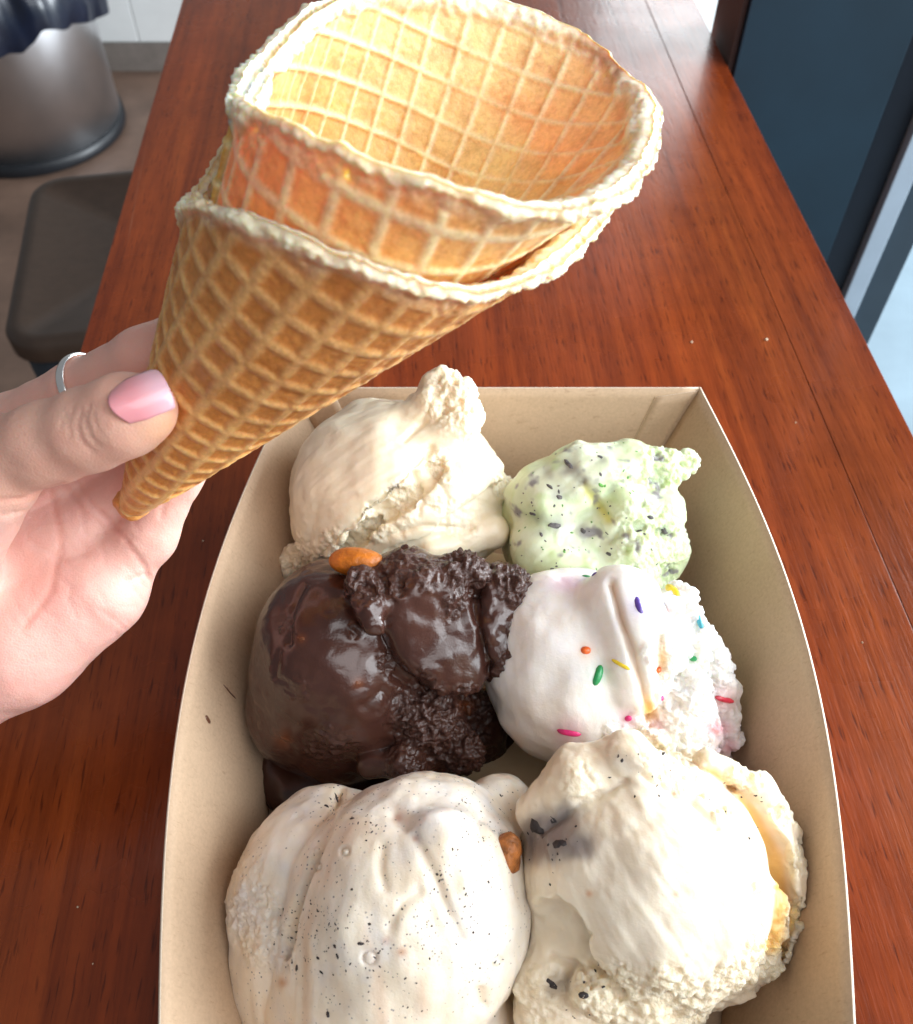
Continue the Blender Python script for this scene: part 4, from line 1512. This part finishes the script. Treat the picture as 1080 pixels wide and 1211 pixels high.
def rounded(name, x0, x1, y0, y1, prof, r, m, n=10):
    """stack of rounded rectangles; prof: (inset, z)"""
    rows = []
    for ins, z in prof:
        rr = max(r - ins, 0.004)
        row = []
        for cx, cy, a0 in ((x1 - ins - rr, y1 - ins - rr, 0), (x0 + ins + rr, y1 - ins - rr, 90), (x0 + ins + rr, y0 + ins + rr, 180), (x1 - ins - rr, y0 + ins + rr, 270)):
            for t in np.linspace(0, 90, n):
                a = math.radians(a0 + t)
                row.append((cx + rr * math.cos(a), cy + rr * math.sin(a), z))
        rows.append(row)
    V = np.array(rows)
    R3 = np.array(lr)
    V = (V - np.array(pv)) @ R3.T + np.array(pv)
    k, m_ = V.shape[:2]
    ii = np.arange(k * m_).reshape(k, m_)
    jj = np.roll(ii, -1, 1)
    Q = np.stack([ii[:-1], jj[:-1], jj[1:], ii[1:]], -1).reshape(-1, 4)
    return mesh_from(name, V.reshape(-1, 3), Q, [m])


x0, x1, y0, y1 = -0.585, -0.20, 0.83, 1.205
part('lid', rounded('lid', x0, x1, y0, y1, [(0.006, lz - 0.035), (0.0, lz - 0.030), (0.0, lz - 0.008), (0.004, lz - 0.002), (0.010, lz), (0.022, lz), (0.026, lz - 0.003), (0.18, lz - 0.004), (0.187, lz - 0.004)], 0.05, M_LID), box)
part('body', rounded('body', x0, x1, y0, y1, [(0.018, FLOOR), (0.012, FLOOR + 0.004), (0.010, lz - 0.036), (0.10, lz - 0.036)], 0.05, M_NAVYB), box)

# dark panel with its frame beside the counter
PY = 0.60
xs = [at_y(864, 81, PY)[0], at_y(1000, 252, PY)[0], at_y(1037, 250, PY)[0], at_y(1062, 250, PY)[0], at_y(1080, 296, PY)[0]]
panel = thing('door_panel', 'dark navy panel door with pale metal edge strip standing beside the counter', 'door', (0.26, PY, FLOOR - 0.02))
part('leaf', box_mesh('leaf', (xs[0] + 0.003, PY, FLOOR - 0.02), (xs[1], PY + 0.04, 1.0), M_NAVY, 0.001), panel)
part('edge_board', box_mesh('edge_board', (xs[0] - 0.001, PY + 0.003, FLOOR - 0.02), (xs[0] + 0.0025, PY + 0.062, 1.0), M_EDGE), panel)
part('frame_post', box_mesh('frame_post', (xs[1] + 0.001, PY + 0.004, FLOOR - 0.02), (xs[2], PY + 0.05, 1.0), M_FRAME, 0.001), panel)
part('metal_strip', box_mesh('metal_strip', (xs[2] + 0.001, PY - 0.004, FLOOR - 0.02), (xs[3], PY + 0.03, 1.0), M_ALU, 0.001), panel)
part('outer_post', box_mesh('outer_post', (xs[3] + 0.001, PY + 0.002, FLOOR - 0.02), (xs[4], PY + 0.05, 1.0), M_GREY, 0.001), panel)

# chocolate melt on the tray wall
M_DRIP = simple('melted_chocolate', (0.12, 0.048, 0.024), 0.3, 0, 0.3, 300)
G = np.array([[tray_pt(-1, u, t) for t in np.linspace(0, 1, mm)] for u in np.linspace(0, 1, nn)])
Vw, Qw, _r = sheet(G, 0.0007, -1)
bvw = bvh_of(Vw, Qw)
for x, y, l, w, a, lab in ((247, 853, 13, 4, 20, 'tiny brown chocolate fleck alone on the pale left tray wall'), (270, 816, 36, 5, 12, 'thin chocolate smear on the tray wall reaching towards the chocolate scoop')):
    p, n = hit(bvw, x, y)
    if p is None:
        continue
    d = proj(p[None])[0, 2]
    if n @ (CAM - p) < 0:
        n = -n
    u, v = frame(n, -math.radians(a))
    V, Q = ellipsoid(p, np.array([u * l * d / FPX / 2, v * w * d / FPX / 2, n * 0.00025]), 40, 16)
    q = V - p
    V = p + q * (1 + 0.75 * fbm(V, 420, 3, 70))[:, None]
    tag(link('chocolate_drip', mesh_from('chocolate_drip', V, Q, [M_DRIP])), lab, 'chocolate')


# crumbs scattered on the counter
r_ = np.random.default_rng(17)
VV, QQ, n0 = [], [], 0
for x, y, r in [(818, 405, 1.3), (906, 402, 1.7), (941, 500, 1.0), (150, 690, 1.1), (92, 1073, 1.2), (110, 1140, 0.9), (1020, 760, 1.0), (240, 640, 1.0)]:
    p = at_z(x, y, 0.0)
    d = proj(p[None])[0, 2]
    R_m = r * d / FPX
    V, Q = ellipsoid(p + [0, 0, R_m * 0.6], np.eye(3) * R_m, 8, 6)
    VV.append(V + (r_.random(V.shape) - 0.5) * R_m * 0.7)
    QQ.append(Q + n0)
    n0 += len(V)
tag(link('crumbs', mesh_from('crumbs', np.concatenate(VV), np.concatenate(QQ), [simple('pale_crumb', (0.70, 0.58, 0.42), 0.6)], False)), 'tiny pale crumbs scattered over the wooden counter', 'crumbs', kind='stuff')

# chocolate melt that has run out on the tray bottom round its scoop
CP = [(at_z(x, y, 0.002), r) for x, y, r in ((335, 890, .020), (300, 850, .014), (400, 905, .020), (470, 900, .020), (560, 880, .018), (590, 850, .014), (330, 800, .020))]


def sdf_cpool(p):
    d = None
    for c, r in CP:
        q = (p - c) * np.array([1, 1, 3.0])
        e = np.linalg.norm(q, axis=-1) - r
        d = e if d is None else smin(d, e, 0.008)
    d = d + 0.003 * vnoise(p, 110, 13)
    t = np.clip(p[..., 2] / TZ, 0, 1)
    wt = halfw(np.clip(p[..., 1], Y0, Y1))
    wb = (wt - 0.0165) * 0.985
    d = np.maximum(d, np.abs(p[..., 0] - xc(p[..., 1])) - (wb + (wt - wb) * t ** 1.15) + 0.0006)
    return np.maximum(d, 0.0011 - p[..., 2])


cl = np.array([c for c, r in CP])
V, Q = surface_nets(sdf_cpool, cl.min(0) - 0.03 + [0, 0, 0.028], cl.max(0) + 0.03, 0.0011)
V = smooth(V, Q, 2)
o = link('melted_chocolate', mesh_from('melted_chocolate', V, Q, [M_CHOC], True, {'Col': np.tile([0.050, 0.018, 0.012], (len(V), 1)), 'rough': np.zeros(len(V))}))
tag(o, 'dark melted chocolate run out on the tray bottom round the chocolate scoop', 'chocolate')
